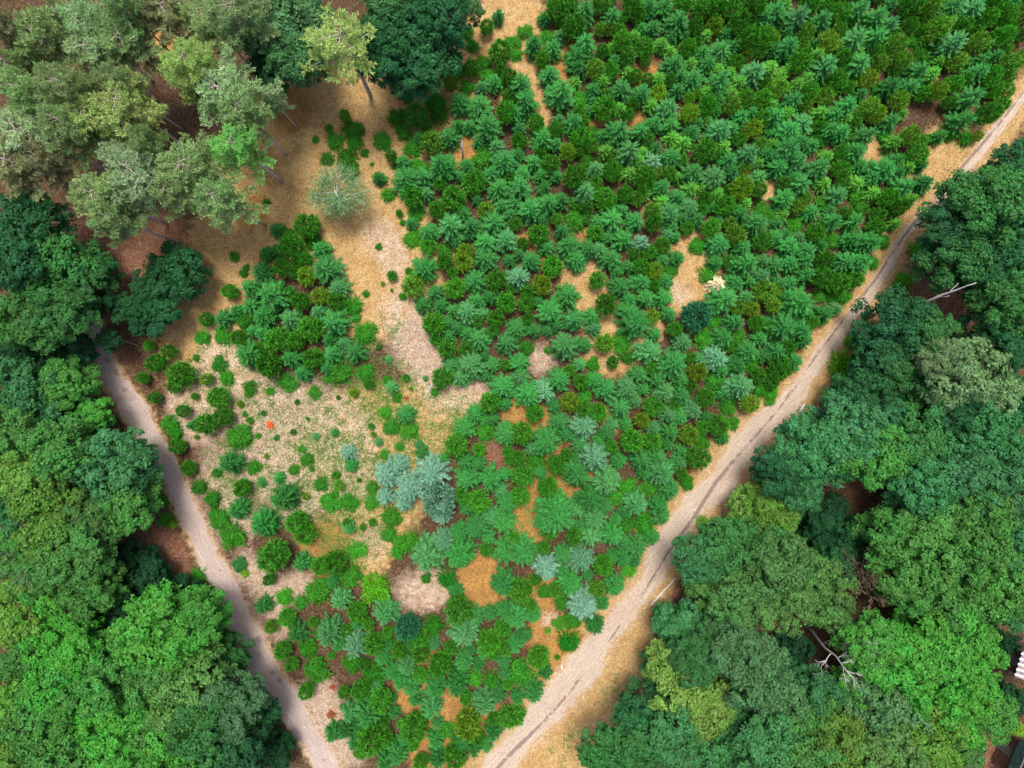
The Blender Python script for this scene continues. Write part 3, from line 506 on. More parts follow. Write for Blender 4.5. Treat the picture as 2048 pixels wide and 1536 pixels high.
# ------------------------------------------------------------------ tall trees: photo x, y of the crown's middle, radius px, colour, label phrase
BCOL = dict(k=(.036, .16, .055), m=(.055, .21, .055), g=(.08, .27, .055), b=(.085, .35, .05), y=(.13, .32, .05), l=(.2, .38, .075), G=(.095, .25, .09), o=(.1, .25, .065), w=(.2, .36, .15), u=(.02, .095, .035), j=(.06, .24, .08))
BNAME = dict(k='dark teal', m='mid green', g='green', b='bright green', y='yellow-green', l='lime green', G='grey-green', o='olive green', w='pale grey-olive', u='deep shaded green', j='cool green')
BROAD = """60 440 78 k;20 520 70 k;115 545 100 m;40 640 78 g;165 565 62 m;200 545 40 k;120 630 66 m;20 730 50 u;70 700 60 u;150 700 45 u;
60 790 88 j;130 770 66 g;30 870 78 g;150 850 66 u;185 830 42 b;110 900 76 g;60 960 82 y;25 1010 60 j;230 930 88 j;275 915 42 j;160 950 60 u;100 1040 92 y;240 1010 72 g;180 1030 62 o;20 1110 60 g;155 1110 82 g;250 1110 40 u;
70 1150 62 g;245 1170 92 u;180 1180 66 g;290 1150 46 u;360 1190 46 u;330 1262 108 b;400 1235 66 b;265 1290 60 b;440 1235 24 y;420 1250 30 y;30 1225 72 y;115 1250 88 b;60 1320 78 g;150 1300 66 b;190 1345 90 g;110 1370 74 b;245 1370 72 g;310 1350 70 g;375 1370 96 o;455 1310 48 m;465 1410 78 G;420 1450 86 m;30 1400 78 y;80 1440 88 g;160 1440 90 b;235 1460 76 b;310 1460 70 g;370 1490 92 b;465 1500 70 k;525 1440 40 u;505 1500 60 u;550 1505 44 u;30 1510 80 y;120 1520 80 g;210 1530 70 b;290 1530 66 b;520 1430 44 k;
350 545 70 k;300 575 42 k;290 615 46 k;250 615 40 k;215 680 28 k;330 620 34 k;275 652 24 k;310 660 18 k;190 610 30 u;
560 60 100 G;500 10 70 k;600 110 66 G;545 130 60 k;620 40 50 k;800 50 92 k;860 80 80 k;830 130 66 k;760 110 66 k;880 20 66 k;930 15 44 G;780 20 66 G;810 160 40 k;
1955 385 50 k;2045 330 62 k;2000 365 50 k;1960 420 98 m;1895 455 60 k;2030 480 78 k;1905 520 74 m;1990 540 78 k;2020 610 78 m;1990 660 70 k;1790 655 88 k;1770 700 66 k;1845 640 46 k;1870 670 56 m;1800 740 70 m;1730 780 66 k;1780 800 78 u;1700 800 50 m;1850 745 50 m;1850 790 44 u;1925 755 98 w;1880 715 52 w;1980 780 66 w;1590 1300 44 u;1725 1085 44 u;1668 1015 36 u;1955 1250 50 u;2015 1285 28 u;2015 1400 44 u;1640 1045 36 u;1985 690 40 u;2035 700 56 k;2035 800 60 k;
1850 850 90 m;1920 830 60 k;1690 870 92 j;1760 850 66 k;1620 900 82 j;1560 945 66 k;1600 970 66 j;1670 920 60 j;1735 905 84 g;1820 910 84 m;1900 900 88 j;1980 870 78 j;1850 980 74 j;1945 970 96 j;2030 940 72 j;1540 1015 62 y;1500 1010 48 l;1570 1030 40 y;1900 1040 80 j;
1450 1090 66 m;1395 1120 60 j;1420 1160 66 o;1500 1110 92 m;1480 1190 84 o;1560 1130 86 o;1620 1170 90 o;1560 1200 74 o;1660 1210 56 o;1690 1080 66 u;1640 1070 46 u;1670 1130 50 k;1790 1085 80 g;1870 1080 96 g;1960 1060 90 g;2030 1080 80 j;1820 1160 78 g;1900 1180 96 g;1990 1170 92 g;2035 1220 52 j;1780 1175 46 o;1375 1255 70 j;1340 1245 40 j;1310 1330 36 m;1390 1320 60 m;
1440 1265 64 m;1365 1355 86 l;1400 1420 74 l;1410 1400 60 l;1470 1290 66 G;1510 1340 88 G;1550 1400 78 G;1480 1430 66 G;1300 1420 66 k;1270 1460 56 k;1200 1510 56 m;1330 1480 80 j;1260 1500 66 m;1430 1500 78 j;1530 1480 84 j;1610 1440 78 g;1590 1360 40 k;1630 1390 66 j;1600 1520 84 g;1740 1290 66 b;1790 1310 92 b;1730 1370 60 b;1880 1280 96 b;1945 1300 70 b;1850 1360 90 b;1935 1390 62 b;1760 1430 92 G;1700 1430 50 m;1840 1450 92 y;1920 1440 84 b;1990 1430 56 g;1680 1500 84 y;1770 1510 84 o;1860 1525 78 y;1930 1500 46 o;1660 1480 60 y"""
PINES = """95 85 92 o -;180 60 80 G -;60 190 78 o -;40 140 66 o -;190 110 86 G -;255 90 90 o -;60 270 100 b -;140 180 84 o -;190 235 92 y -;255 215 100 y -;145 255 82 o -;40 330 96 n -;95 320 70 n -;480 35 96 o -;420 40 82 o -;340 30 86 n -;310 25 66 n -;390 135 82 y -;450 190 112 G -;400 175 62 y -;490 230 74 o -;478 295 76 g -;275 345 104 G -;205 395 92 o -;235 440 66 o -;380 340 96 o -;440 400 82 o -;350 390 76 o -;25 250 70 n -;690 90 112 y -;20 60 66 n -;545 200 40 G -;240 170 60 o -;300 290 56 o -;135 40 60 n -;250 20 62 o -"""
PCOL = dict(o=(.37, .53, .22), G=(.42, .62, .32), y=(.48, .65, .23), n=(.4, .43, .22), g=(.33, .68, .2), b=(.46, .6, .33))
PNAME = dict(o='olive', G='grey-green', y='yellowish', n='brownish', g='fresh green', b='pale')

bcr = [quads_to_mesh('oak_leaves', broad_crown(), M['leaf']) for _ in range(7)]
btr = [broad_trunk().mesh('oak_trunk', M['bark_brown']) for _ in range(3)]
prs = []
for i in range(6):
    q, T = pine_tree(nbr=34 if i < 5 else 26, dens=1.0 if i < 5 else .8, lopsided=(R.uniform(-1, 1), R.uniform(-1, 1)))
    prs.append((quads_to_mesh('pine_needles', q, M['pineneedle']), T.mesh('pine_trunk', M['bark_pine'])))

WLAND = [(200, 620, 'the gravel path head'), (200, 770, 'the litter bank'), (320, 1090, 'the brown litter slope'), (330, 1262, 'the broad bright oak'), (60, 1115, 'the bare grey twigs'), (545, 1440, 'the smooth dark strip'),
(230, 930, 'the overhanging oak'), (60, 790, 'the pathside bright oak'), (60, 470, 'the dark oaks'), (350, 545, 'the dark lone tree'), (60, 1400, 'the yellow-green oaks'), (250, 1480, 'the lowest bright oaks'),
(825, 80, 'the tree behind the pine'), (560, 80, 'the grey-green tree'), (1895, 590, 'the white leaning snag'), (1925, 755, 'the pale grey-olive crown'), (1690, 1000, 'the dark hole in the wood'), (1740, 1180, 'the dead brown tree'), (1660, 1300, 'the white dead tree'),
(1325, 1185, 'the pale pole by the track'), (1400, 1380, 'the lime green crowns'), (2035, 1330, 'the striped roof'), (1600, 820, 'the white logs by the track'), (1990, 1510, 'the dark roofed shed'), (1950, 430, 'the upper dark wood'), (1900, 1180, 'the brightest wood'), (1560, 1460, 'the lower grey-green crowns'), (1530, 1020, 'the yellow-green trackside crown')]
PLAND = [(745, 205, 'the slanting bare trunk'), (575, 375, 'the pointing pale trunk'), (525, 440, 'the short white trunk'), (350, 450, 'the long bare trunk'), (330, 70, 'the brown gap in the pines'), (390, 90, 'the reddish gap trunks'), (330, 230, 'the dark pine hollow'), (160, 130, 'the deep reddish trunk'), (200, 310, 'the brown floor patch'), (20, 20, 'the black wood corner'), (40, 350, 'the dark oaks')]

def forest(entries, land, namer, W, E):
    g = {}
    for e in entries:
        li = min(range(len(land)), key=lambda i: (land[i][0] - e[0]) ** 2 + (land[i][1] - e[1]) ** 2)
        g.setdefault((namer(e), where(e[0], e[1], land[li][0], land[li][1], *( (W, E) if not callable(W) else W(e))), li), []).append((math.hypot(e[0] - land[li][0], e[1] - land[li][1]), e))
    for (desc, dr, li), lst in g.items():
        lst.sort(key=lambda q: q[0])
        for k, (d, e) in enumerate(lst):
            pre = ('nearest ' if len(lst) > 1 else '') if k == 0 else ORD[k]
            yield e, (f'{desc} that forms {land[li][2]}' if d < 14 and k == 0 and 'oak' in land[li][2] else f'{pre}{desc} {dr} {land[li][2]}')

def size_word(r): return 'small' if r < 52 else 'big' if r > 84 else 'mid-sized'
broad = []
for ent in BROAD.replace('\n', '').split(';'):
    a, b, r, c = ent.split(); broad.append((float(a), float(b), float(r), c))
pb = {}
for (px, py, r, c), label in forest(broad, WLAND, lambda e: f'{size_word(e[2])} {BNAME[e[3]]} tree', lambda e: ('behind', 'before') if e[0] < 700 else ('before', 'behind'), None):
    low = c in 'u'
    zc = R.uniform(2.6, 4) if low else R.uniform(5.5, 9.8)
    if r < 52 and not low: zc = R.uniform(4, 5.5)
    if 180 < px < 430 and 500 < py < 700: zc = 4.5
    x, y, s = at(px, py, zc); rw = r * s * .92
    hc = min(rw * 1.5, zc * 1.7)                     # crown height
    zb = max(.3, zc - hc * .5)
    # the stem stands farther back in the wood than the crown that reaches out to the light
    back = Vector((x, y, 0)).normalized() * (math.hypot(x, y) * zb / CAM_H * .9 + .25 * rw * (r < 200)); cx, cy = x, y; x += back.x; y += back.y
    root = empty('oak_tree', (x, y, float(gz(x, y)) - .05)); rz = R.uniform(0, 6.28); root.rotation_euler.z = rz
    off = Matrix.Rotation(-rz, 3, 'Z') @ Vector((cx - x, cy - y, 0))
    tag(root, label, 'tree', 'broadleaf trees of the wood')
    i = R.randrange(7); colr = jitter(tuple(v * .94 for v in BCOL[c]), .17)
    if ('c', i) not in pb: cr = part('crown', bcr[i], root, colr); pb['c', i] = cr
    else: cr = copy_part(pb['c', i], root, colr)
    cr.location = (off.x, off.y, zb); cr.scale = (rw / 4.5 * R.uniform(.94, 1.06), rw / 4.5 * R.uniform(.94, 1.06), hc / 5.5)
    j = R.randrange(3)
    if ('t', j) not in pb: tk = part('trunk', btr[j], root); pb['t', j] = tk
    else: tk = copy_part(pb['t', j], root)
    lean = Vector((off.x, off.y, max(zb, .8)))                     # the stem leans towards its crown
    tk.location = (off.x, off.y, max(zb, .8)); tk.rotation_euler = lean.to_track_quat('Z', 'Y').to_euler(); tk.scale = (rw / 5.2, rw / 5.2, lean.length / 7.9)
pines = []
for ent in PINES.replace('\n', '').split(';'):
    a, b, r, c, _ = ent.split(); pines.append((float(a), float(b), float(r), c))
for (px, py, r, c), label in forest(pines, PLAND, lambda e: f'{size_word(e[2])} {PNAME[e[3]]} pine', 'behind', 'before'):
    zc = 11.5 if px > 200 and py > 150 or px > 640 else R.uniform(10.5, 13)
    if r < 45: zc = 7.5
    x, y, s = at(px, py, zc); rw = r * s * .82; k = zc / 12.0
    root = empty('pine_tree', (x, y, float(gz(x, y)) - .05))
    root.rotation_euler.z = R.uniform(0, 6.28)
    tag(root, label, 'pine', 'tall pines of the wood')
    i = 5 if (r > 108 and px > 600) else R.randrange(5); colr = jitter(PCOL[c], .1)
    if ('pc', i) not in pb: cr = part('crown', prs[i][0], root, colr); pb['pc', i] = cr; tk = part('trunk', prs[i][1], root); pb['pt', i] = tk
    else: cr = copy_part(pb['pc', i], root, colr); tk = copy_part(pb['pt', i], root)
    for o in (cr, tk): o.location = (0, 0, 9 * k); o.scale = (rw / 4.3, rw / 4.3, k)

# ---- the ghostly, half bare tree on the dry verge
T = Tubes(); P0, P1 = [], []
bx, by, _ = at(692, 418, 0); cx, cy, _ = at(664, 372, 6.0)
root = empty('birch_tree', (bx, by, float(gz(bx, by)) - .05))
tag(root, 'ghostly half bare tree with whitish limbs and thin pale leaves on dry grass', 'tree')
T.tube(wob((0, 0, 0), ((cx - bx) * .8, (cy - by) * .8, 5.0), 4, .03), [.14, .12, .1, .08, .06], 8)
top = Vector(((cx - bx) * .8, (cy - by) * .8, 5.0))
for i in range(19):
    a = i * 2.399; d = Vector((math.cos(a), math.sin(a), R.uniform(.05, .5)))
    n0 = len(T.v); branching(T, top * R.uniform(.62, 1), d.normalized(), R.uniform(1.2, 1.9), .055, 2, .6, .1)
    for v in T.v[n0::6]:
        for k in range(14):
            c = np.array(v) + N.normal(size=3) * .42
            P0.append(c); P1.append(c + N.normal(size=3) * .15)
part('trunk', T.mesh('birch_limbs', M['dead']), root)
part('crown', quads_to_mesh('birch_leaves', blade_quads(np.array(P0), np.array(P1), .045, unit(N.normal(size=(len(P0), 3)))), M['leaf']), root, (.2, .38, .16))

# ---- dead trees
def dead_tree(name, label, cat, base, tip, h, mat, r0, limbs, depth=2, twig=1.0, lift=0.0, spread=.65):
    x0, y0, _ = at(*base, lift); x1, y1, _ = at(*tip, h)
    root = empty(name, (x0, y0, float(gz(x0, y0)) - .05))
    T = Tubes(); t = Vector((x1 - x0, y1 - y0, h)); line = wob((0, 0, lift), t, 6, .012)
    T.tube(line, [r0 * (1 - .13 * i) for i in range(7)], 8)
    part('trunk', T.mesh(name + '_stem', mat), root)
    for (f, tx, ty, tz, w) in limbs:
        B = Tubes(); q = f * 6; j = min(5, int(q)); p = line[j].lerp(line[j + 1], q - j)
        ex, ey, _ = at(tx, ty, tz); e = Vector((ex - x0, ey - y0, tz)); d = e - p
        B.tube(wob(p, e, 4, .05), [w, w * .8, w * .65, w * .5, w * .25], 5)
        for k in range(int(5 * twig)):
            g = R.uniform(.35, .95)
            branching(B, p.lerp(e, g), (d.normalized() + Vector((R.uniform(-1, 1), R.uniform(-1, 1), R.uniform(-.5, .7))) * spread).normalized(), d.length * R.uniform(.2, .4), w * .4, depth - 1, .7, .1, 3)
        part('branch', B.mesh(name + '_branch', mat), root)
    tag(root, label, cat)
    return root
dead_tree('dead_tree', 'bare white dead tree with forked branches leaning over bright oaks', 'dead tree', (1611, 1251), (1704, 1354), 12.5, M['dead'], .16,
          [(.42, 1718, 1273, 10, .06), (.4, 1705, 1290, 9.5, .045), (.6, 1642, 1334, 8, .05), (.78, 1703, 1322, 10.5, .05), (.8, 1693, 1366, 11.5, .045), (.9, 1718, 1350, 12, .05), (.86, 1712, 1364, 12, .04), (.7, 1690, 1310, 9.5, .04)], 3, 1.4)
dead_tree('dead_snag', 'leaning white barkless trunk with one forked branch above dark trees', 'dead tree', (1846, 604), (1952, 566), 11.0, M['dead'], .14,
          [(.52, 1917, 566, 9.5, .06), (.2, 1900, 591, 8, .05)], 1, .0, lift=5.5)
dead_tree('dead_sapling', 'thin pale dead stem lying below the leaning white trunk', 'dead tree', (1842, 612), (1882, 592), 8.2, M['dead'], .07, [(.7, 1890, 586, 8.5, .03)], 1, 0, lift=5)
dead_tree('dead_tree', 'brown dead tree with fine bare twigs amid green oaks', 'dead tree', (1714, 1140), (1745, 1205), 9.0, M['deadbrown'], .1,
          [(.5, 1722, 1135, 8, .05), (.6, 1760, 1140, 8.5, .05), (.75, 1712, 1180, 8.5, .04), (.85, 1768, 1205, 9.2, .04), (.9, 1738, 1215, 9.2, .04), (.4, 1745, 1120, 8, .04), (.3, 1712, 1125, 7.5, .04), (.8, 1752, 1170, 9.6, .04)], 3, 2.4, lift=.2, spread=.9)
dead_tree('dead_tree', 'tangle of bare grey twigs rising between dark oak crowns', 'dead tree', (75, 1095), (35, 1130), 11.0, M['bark_grey'], .09,
          [(.6, 70, 1135, 11, .04), (.7, 10, 1100, 11, .04), (.8, 55, 1170, 11.5, .04), (.5, 60, 1105, 10.5, .04), (.85, 5, 1150, 11.5, .04)], 3, 2.4, spread=.9)

# ---- logs and sticks
def log(label, a, b, r, mat, name='fallen_log', cat='log', stub=True):
    xa, ya, _ = at(*a, .15); xb, yb, _ = at(*b, .15)
    root = empty(name, (xa, ya, float(gz(xa, ya)))); L = Vector((xb - xa, yb - ya, 0))
    T = Tubes(); T.tube(wob((0, 0, r), L + Vector((0, 0, r + float(gz(xb, yb) - gz(xa, ya)))), 4, .012), [r, r * .95, r * .88, r * .8, r * .6], 9)
    part('trunk', T.mesh('log_wood', mat), root)
    if stub:
        B = Tubes(); n = Vector((-L.y, L.x, 0)).normalized()
        B.tube([L * .5 + Vector((0, 0, r)), L * .56 + n * .35 + Vector((0, 0, r + .25))], [r * .45, r * .2], 5)
        part('branch_stub', B.mesh('log_stub', mat), root)
    return tag(root, label, cat)
log('short white birch log on the pale edge of the sandy track', (1599, 824), (1610, 808), .17, M['dead'])
log('smaller white log end half under leaves just below another by the track', (1584, 842), (1592, 832), .13, M['dead'])
log('white log lying crosswise at the foot of dark trees beside the track', (1650, 819), (1674, 825), .17, M['dead'])
log('long pale pole lying along the sandy track under the trees', (1302, 1211), (1352, 1156), .09, M['dead'], 'wooden_pole', 'pole')
log('broken grey log on red leaf litter at the rim of the dark hole', (1648, 968), (1690, 975), .16, M['dead'])
log('long thin brown fallen trunk crossing the dark hole in the wood', (1762, 962), (1826, 1020), .13, M['deadbrown'])
log('short pale stick standing out on red litter above the dark hole', (1735, 948), (1748, 958), .1, M['dead'], stub=False)
log('small cream log on orange sand beside the wide end of the track', (1122, 1330), (1125, 1340), .1, M['dead'], stub=False)
log('thin bleached stick on litter beside the gravel path head', (248, 682), (278, 692), .04, M['bark_grey'], 'stick', 'stick')
log('dead branch lying on sand at the tip of the pale spur', (868, 765), (850, 790), .05, M['dead'], 'stick', 'stick')
log('mossy dark stump lying in the orange slot of the plantation', (1106, 113), (1112, 122), .16, M['bark_brown'], stub=False)
# a thin post in a straw gap
px0, py0, _ = at(926, 318, 0)
root = empty('wooden_post', (px0, py0, float(gz(px0, py0)) - .05))
T = Tubes(); xe, ye, _ = at(924, 278, 3.6); T.tube([(0, 0, 0), ((xe - px0) * .4, (ye - py0) * .4, 1.8), (xe - px0, ye - py0, 3.6)], [.09, .08, .06], 8)
part('pole', T.mesh('post_wood', M['bark_pine']), root)
T = Tubes(); T.tube([((xe - px0) - .1, ye - py0, 3.6), ((xe - px0) + .1, ye - py0, 3.62)], [.07, .05], 6); part('cap', T.mesh('post_cap', M['bark_brown']), root)
tag(root, 'thin bare post standing in a straw gap among young trees', 'post')

# ---- rusty dry ferns
def rust(px, py, r, c, label):
    x, y, s = at(px, py, .15); rw = r * s
    q = spruce_crown(.7, 1.0, 5, 10, .5, 1.5) * rw
    root = empty('dry_fern', (x, y, float(gz(x, y)) - .02)); tag(root, label, 'fern')
    part('fronds', quads_to_mesh('dry_fern_fronds', q, M['rust']), root, c)
    T = Tubes(); T.tube([(0, 0, -.05), (0, 0, rw * .5)], [.03, .015], 5); part('stem', T.mesh('dry_fern_stem', M['bark_brown']), root)
rust(540, 850, 10, (.75, .13, .03), 'bright orange rusty tuft on the pale clearing')
rust(665, 1374, 8, (.34, .09, .04), 'small rust brown tuft on pinkish litter, upper of two')
rust(662, 1430, 11, (.3, .1, .04), 'larger rust brown tuft on pinkish litter by the path')
rust(813, 797, 7, (.4, .1, .05), 'tiny reddish tuft on the stony strip near bright seedlings')
# ------------------------------------------------------------------ ground, path, track
def W2(lst):
    return [(at(px, py)[0], at(px, py)[1], r * .05) for px, py, r in lst]
STRAW = W2([(650, 250, 120), (600, 330, 110), (560, 430, 110), (760, 430, 90), (480, 460, 90), (430, 540, 70), (390, 640, 90), (780, 520, 90), (740, 620, 70), (820, 560, 60), (1030, 40, 70), (960, 90, 70), (880, 190, 70), (820, 250, 60), (920, 290, 50), (740, 300, 70),
            (1390, 520, 60), (1370, 600, 40), (1165, 560, 50), (1905, 310, 70), (1860, 350, 40), (1750, 300, 40), (1180, 620, 40), (1060, 140, 40), (1040, 190, 40), (1075, 230, 30), (560, 300, 60), (540, 220, 60), (760, 170, 80), (420, 740, 90), (900, 800, 60), (1220, 700, 60), (1290, 660, 40), (1540, 380, 25), (1310, 430, 30), (700, 900, 120), (760, 1000, 90), (800, 870, 100), (720, 1110, 60), (1250, 1400, 90), (1160, 1500, 80), (1240, 1300, 60), (640, 480, 60)])
PALE = W2([(760, 470, 45), (790, 520, 40), (800, 620, 55), (830, 690, 60), (850, 730, 40), (880, 790, 50), (950, 790, 45), (560, 830, 80), (650, 850, 90), (620, 930, 90), (520, 920, 70), (480, 780, 60), (420, 780, 60), (370, 800, 50), (440, 700, 50), (400, 850, 50), (440, 960, 60), (470, 1050, 50), (700, 880, 60), (590, 1000, 60), (600, 1170, 45), (640, 1390, 50), (650, 1440, 40), (560, 1250, 40), (830, 1185, 55), (880, 1175, 40), (1080, 720, 40), (700, 960, 60), (1360, 590, 30), (740, 1080, 50), (500, 1140, 40), (1100, 1240, 25), (530, 1190, 40), (1360, 1330, 0.1), (690, 1500, 60)])
ORANGE = W2([(920, 300, 40), (1110, 960, 60), (1090, 1010, 50), (1160, 970, 40), (1060, 1050, 40), (960, 1150, 50), (970, 1190, 40), (900, 1420, 50), (830, 1390, 50), (1100, 1270, 50), (1080, 1180, 40), (1040, 830, 40), (1110, 850, 40), (1100, 100, 40), (1120, 160, 40), (1290, 150, 30), (1060, 500, 40), (730, 1070, 40), (640, 1080, 50), (660, 1120, 40), (840, 1290, 40), (1090, 1340, 40), (1150, 1300, 40), (860, 1500, 50), (980, 1440, 40), (1190, 230, 30), (1260, 230, 30), (1230, 840, 30), (1180, 480, 30), (500, 420, 40), (580, 220, 50), (330, 85, 26)])
RED = W2([(250, 480, 90), (190, 620, 40), (280, 560, 60), (330, 470, 60), (1710, 955, 55), (1620, 985, 40), (320, 1090, 60), (340, 1140, 50), (180, 760, 50), (1840, 540, 50), (2010, 660, 60), (1980, 690, 50), (200, 470, 60), (1870, 600, 60), (1990, 1510, 60), (990, 910, 40), (1320, 120, 30), (220, 730, 60), (1340, 1180, 30)])
GRAVEL = [(178, 560, 9), (180, 610, 13), (188, 660, 17), (205, 715, 22), (232, 765, 26), (265, 815, 27), (295, 870, 26), (320, 910, 25), (341, 950, 24), (370, 1010, 24), (400, 1080, 24), (425, 1130, 25), (455, 1190, 26), (490, 1260, 29), (521, 1324, 31), (560, 1380, 29), (605, 1452, 26), (645, 1522, 25), (690, 1600, 25), (780, 1750, 25)]
TRACK = [(930, 1620, 32), (985, 1545, 32), (1040, 1480, 34), (1110, 1400, 40), (1170, 1331, 37), (1214, 1266, 28), (1252, 1222, 30), (1299, 1157, 24), (1332, 1091, 31), (1377, 1024, 30), (1427, 979, 36), (1474, 912, 33), (1528, 848, 31), (1578, 808, 25), (1617, 745, 20), (1666, 679, 20), (1721, 612, 13), (1768, 545, 14), (1810, 467, 10), (1882, 400, 13), (1935, 333, 12), (1988, 267, 12), (2036, 206, 10), (2110, 120, 10), (2260, -80, 10)]
RUT = [(950, 1590, 5), (1010, 1520, 7), (1050, 1480, 8), (1100, 1430, 6), (1150, 1370, 4), (1230, 1265, 3), (1290, 1180, 3), (1330, 1115, 5), (1390, 1030, 7), (1440, 955, 7), (1500, 885, 6), (1560, 815, 4), (1640, 702, 5), (1700, 622, 5), (1755, 552, 5), (1800, 482, 5), (1890, 372, 7), (1990, 258, 5), (2050, 180, 4)]
def dense(poly, step=.28):
    P = [(at(px, py)[0], at(px, py)[1], r * .05) for px, py, r in poly]
    out = []
    for i in range(len(P) - 1):
        p0, p1, p2, p3 = P[max(i - 1, 0)], P[i], P[i + 1], P[min(i + 2, len(P) - 1)]
        n = max(2, int(math.hypot(p2[0] - p1[0], p2[1] - p1[1]) / step))
        for k in range(n):
            t = k / n
            f = lambda a, b, c, d: .5 * (2 * b + (c - a) * t + (2 * a - 5 * b + 4 * c - d) * t * t + (3 * b - a - 3 * c + d) * t ** 3)
            out.append([f(p0[m], p1[m], p2[m], p3[m]) for m in range(3)])
    return np.array(out)
gp, tp, rp = dense([(a, b, c * .9) for a, b, c in GRAVEL]), dense(TRACK), dense(RUT)

ax = np.concatenate([[-320, -200, -130, -95, -75], np.arange(-62, 62.01, .32), [75, 95, 130, 200, 320]])
ay = np.concatenate([[-320, -200, -130, -90, -65], np.arange(-52, 52.01, .32), [65, 90, 130, 200, 320]])
X, Y = np.meshgrid(ax, ay); Z = gz(X, Y) + N.normal(size=X.shape) * .012
def field(blobs):
    F = np.zeros_like(X)
    for x, y, r in blobs: F += np.exp(-(((X - x) ** 2 + (Y - y) ** 2) / (r * r)) ** 1.3)
    return np.clip(F, 0, 1)
def dist_line(L):
    D = np.full(X.shape, 1e9)
    for x, y, r in L[::4]: D = np.minimum(D, np.hypot(X - x, Y - y) - r)
    return D
dg_, dt_ = dist_line(gp), dist_line(tp)
straw = np.clip(field(STRAW) + np.exp(-np.maximum(dt_, 0) / 1.7) + .6 * np.exp(-np.maximum(dg_, 0) / .8), 0, 1)
pale = np.clip(field(PALE) + .8 * np.exp(-np.maximum(dt_, 0) / .55) + .9 * np.exp(-np.maximum(dg_, 0) / .35), 0, 1)
orange, red = field(ORANGE), field(RED)
me = bpy.data.meshes.new('ground')
ny, nx = X.shape
idx = np.arange(nx * ny).reshape(ny, nx)
q = np.stack([idx[:-1, :-1], idx[:-1, 1:], idx[1:, 1:], idx[1:, :-1]], axis=-1).reshape(-1, 4)
me.vertices.add(nx * ny); me.vertices.foreach_set('co', np.stack([X, Y, Z], axis=-1).astype(np.float32).ravel())
me.loops.add(q.size); me.loops.foreach_set('vertex_index', q.astype(np.int32).ravel())
me.polygons.add(len(q)); me.polygons.foreach_set('loop_start', np.arange(0, q.size, 4, dtype=np.int32)); me.polygons.foreach_set('loop_total', np.full(len(q), 4, dtype=np.int32))
me.polygons.foreach_set('use_smooth', np.ones(len(q), dtype=bool)); me.update(calc_edges=True)
att = me.attributes.new('soil', 'FLOAT_COLOR', 'POINT')
att.data.foreach_set('color', np.stack([straw, pale, orange, red], axis=-1).astype(np.float32).ravel())

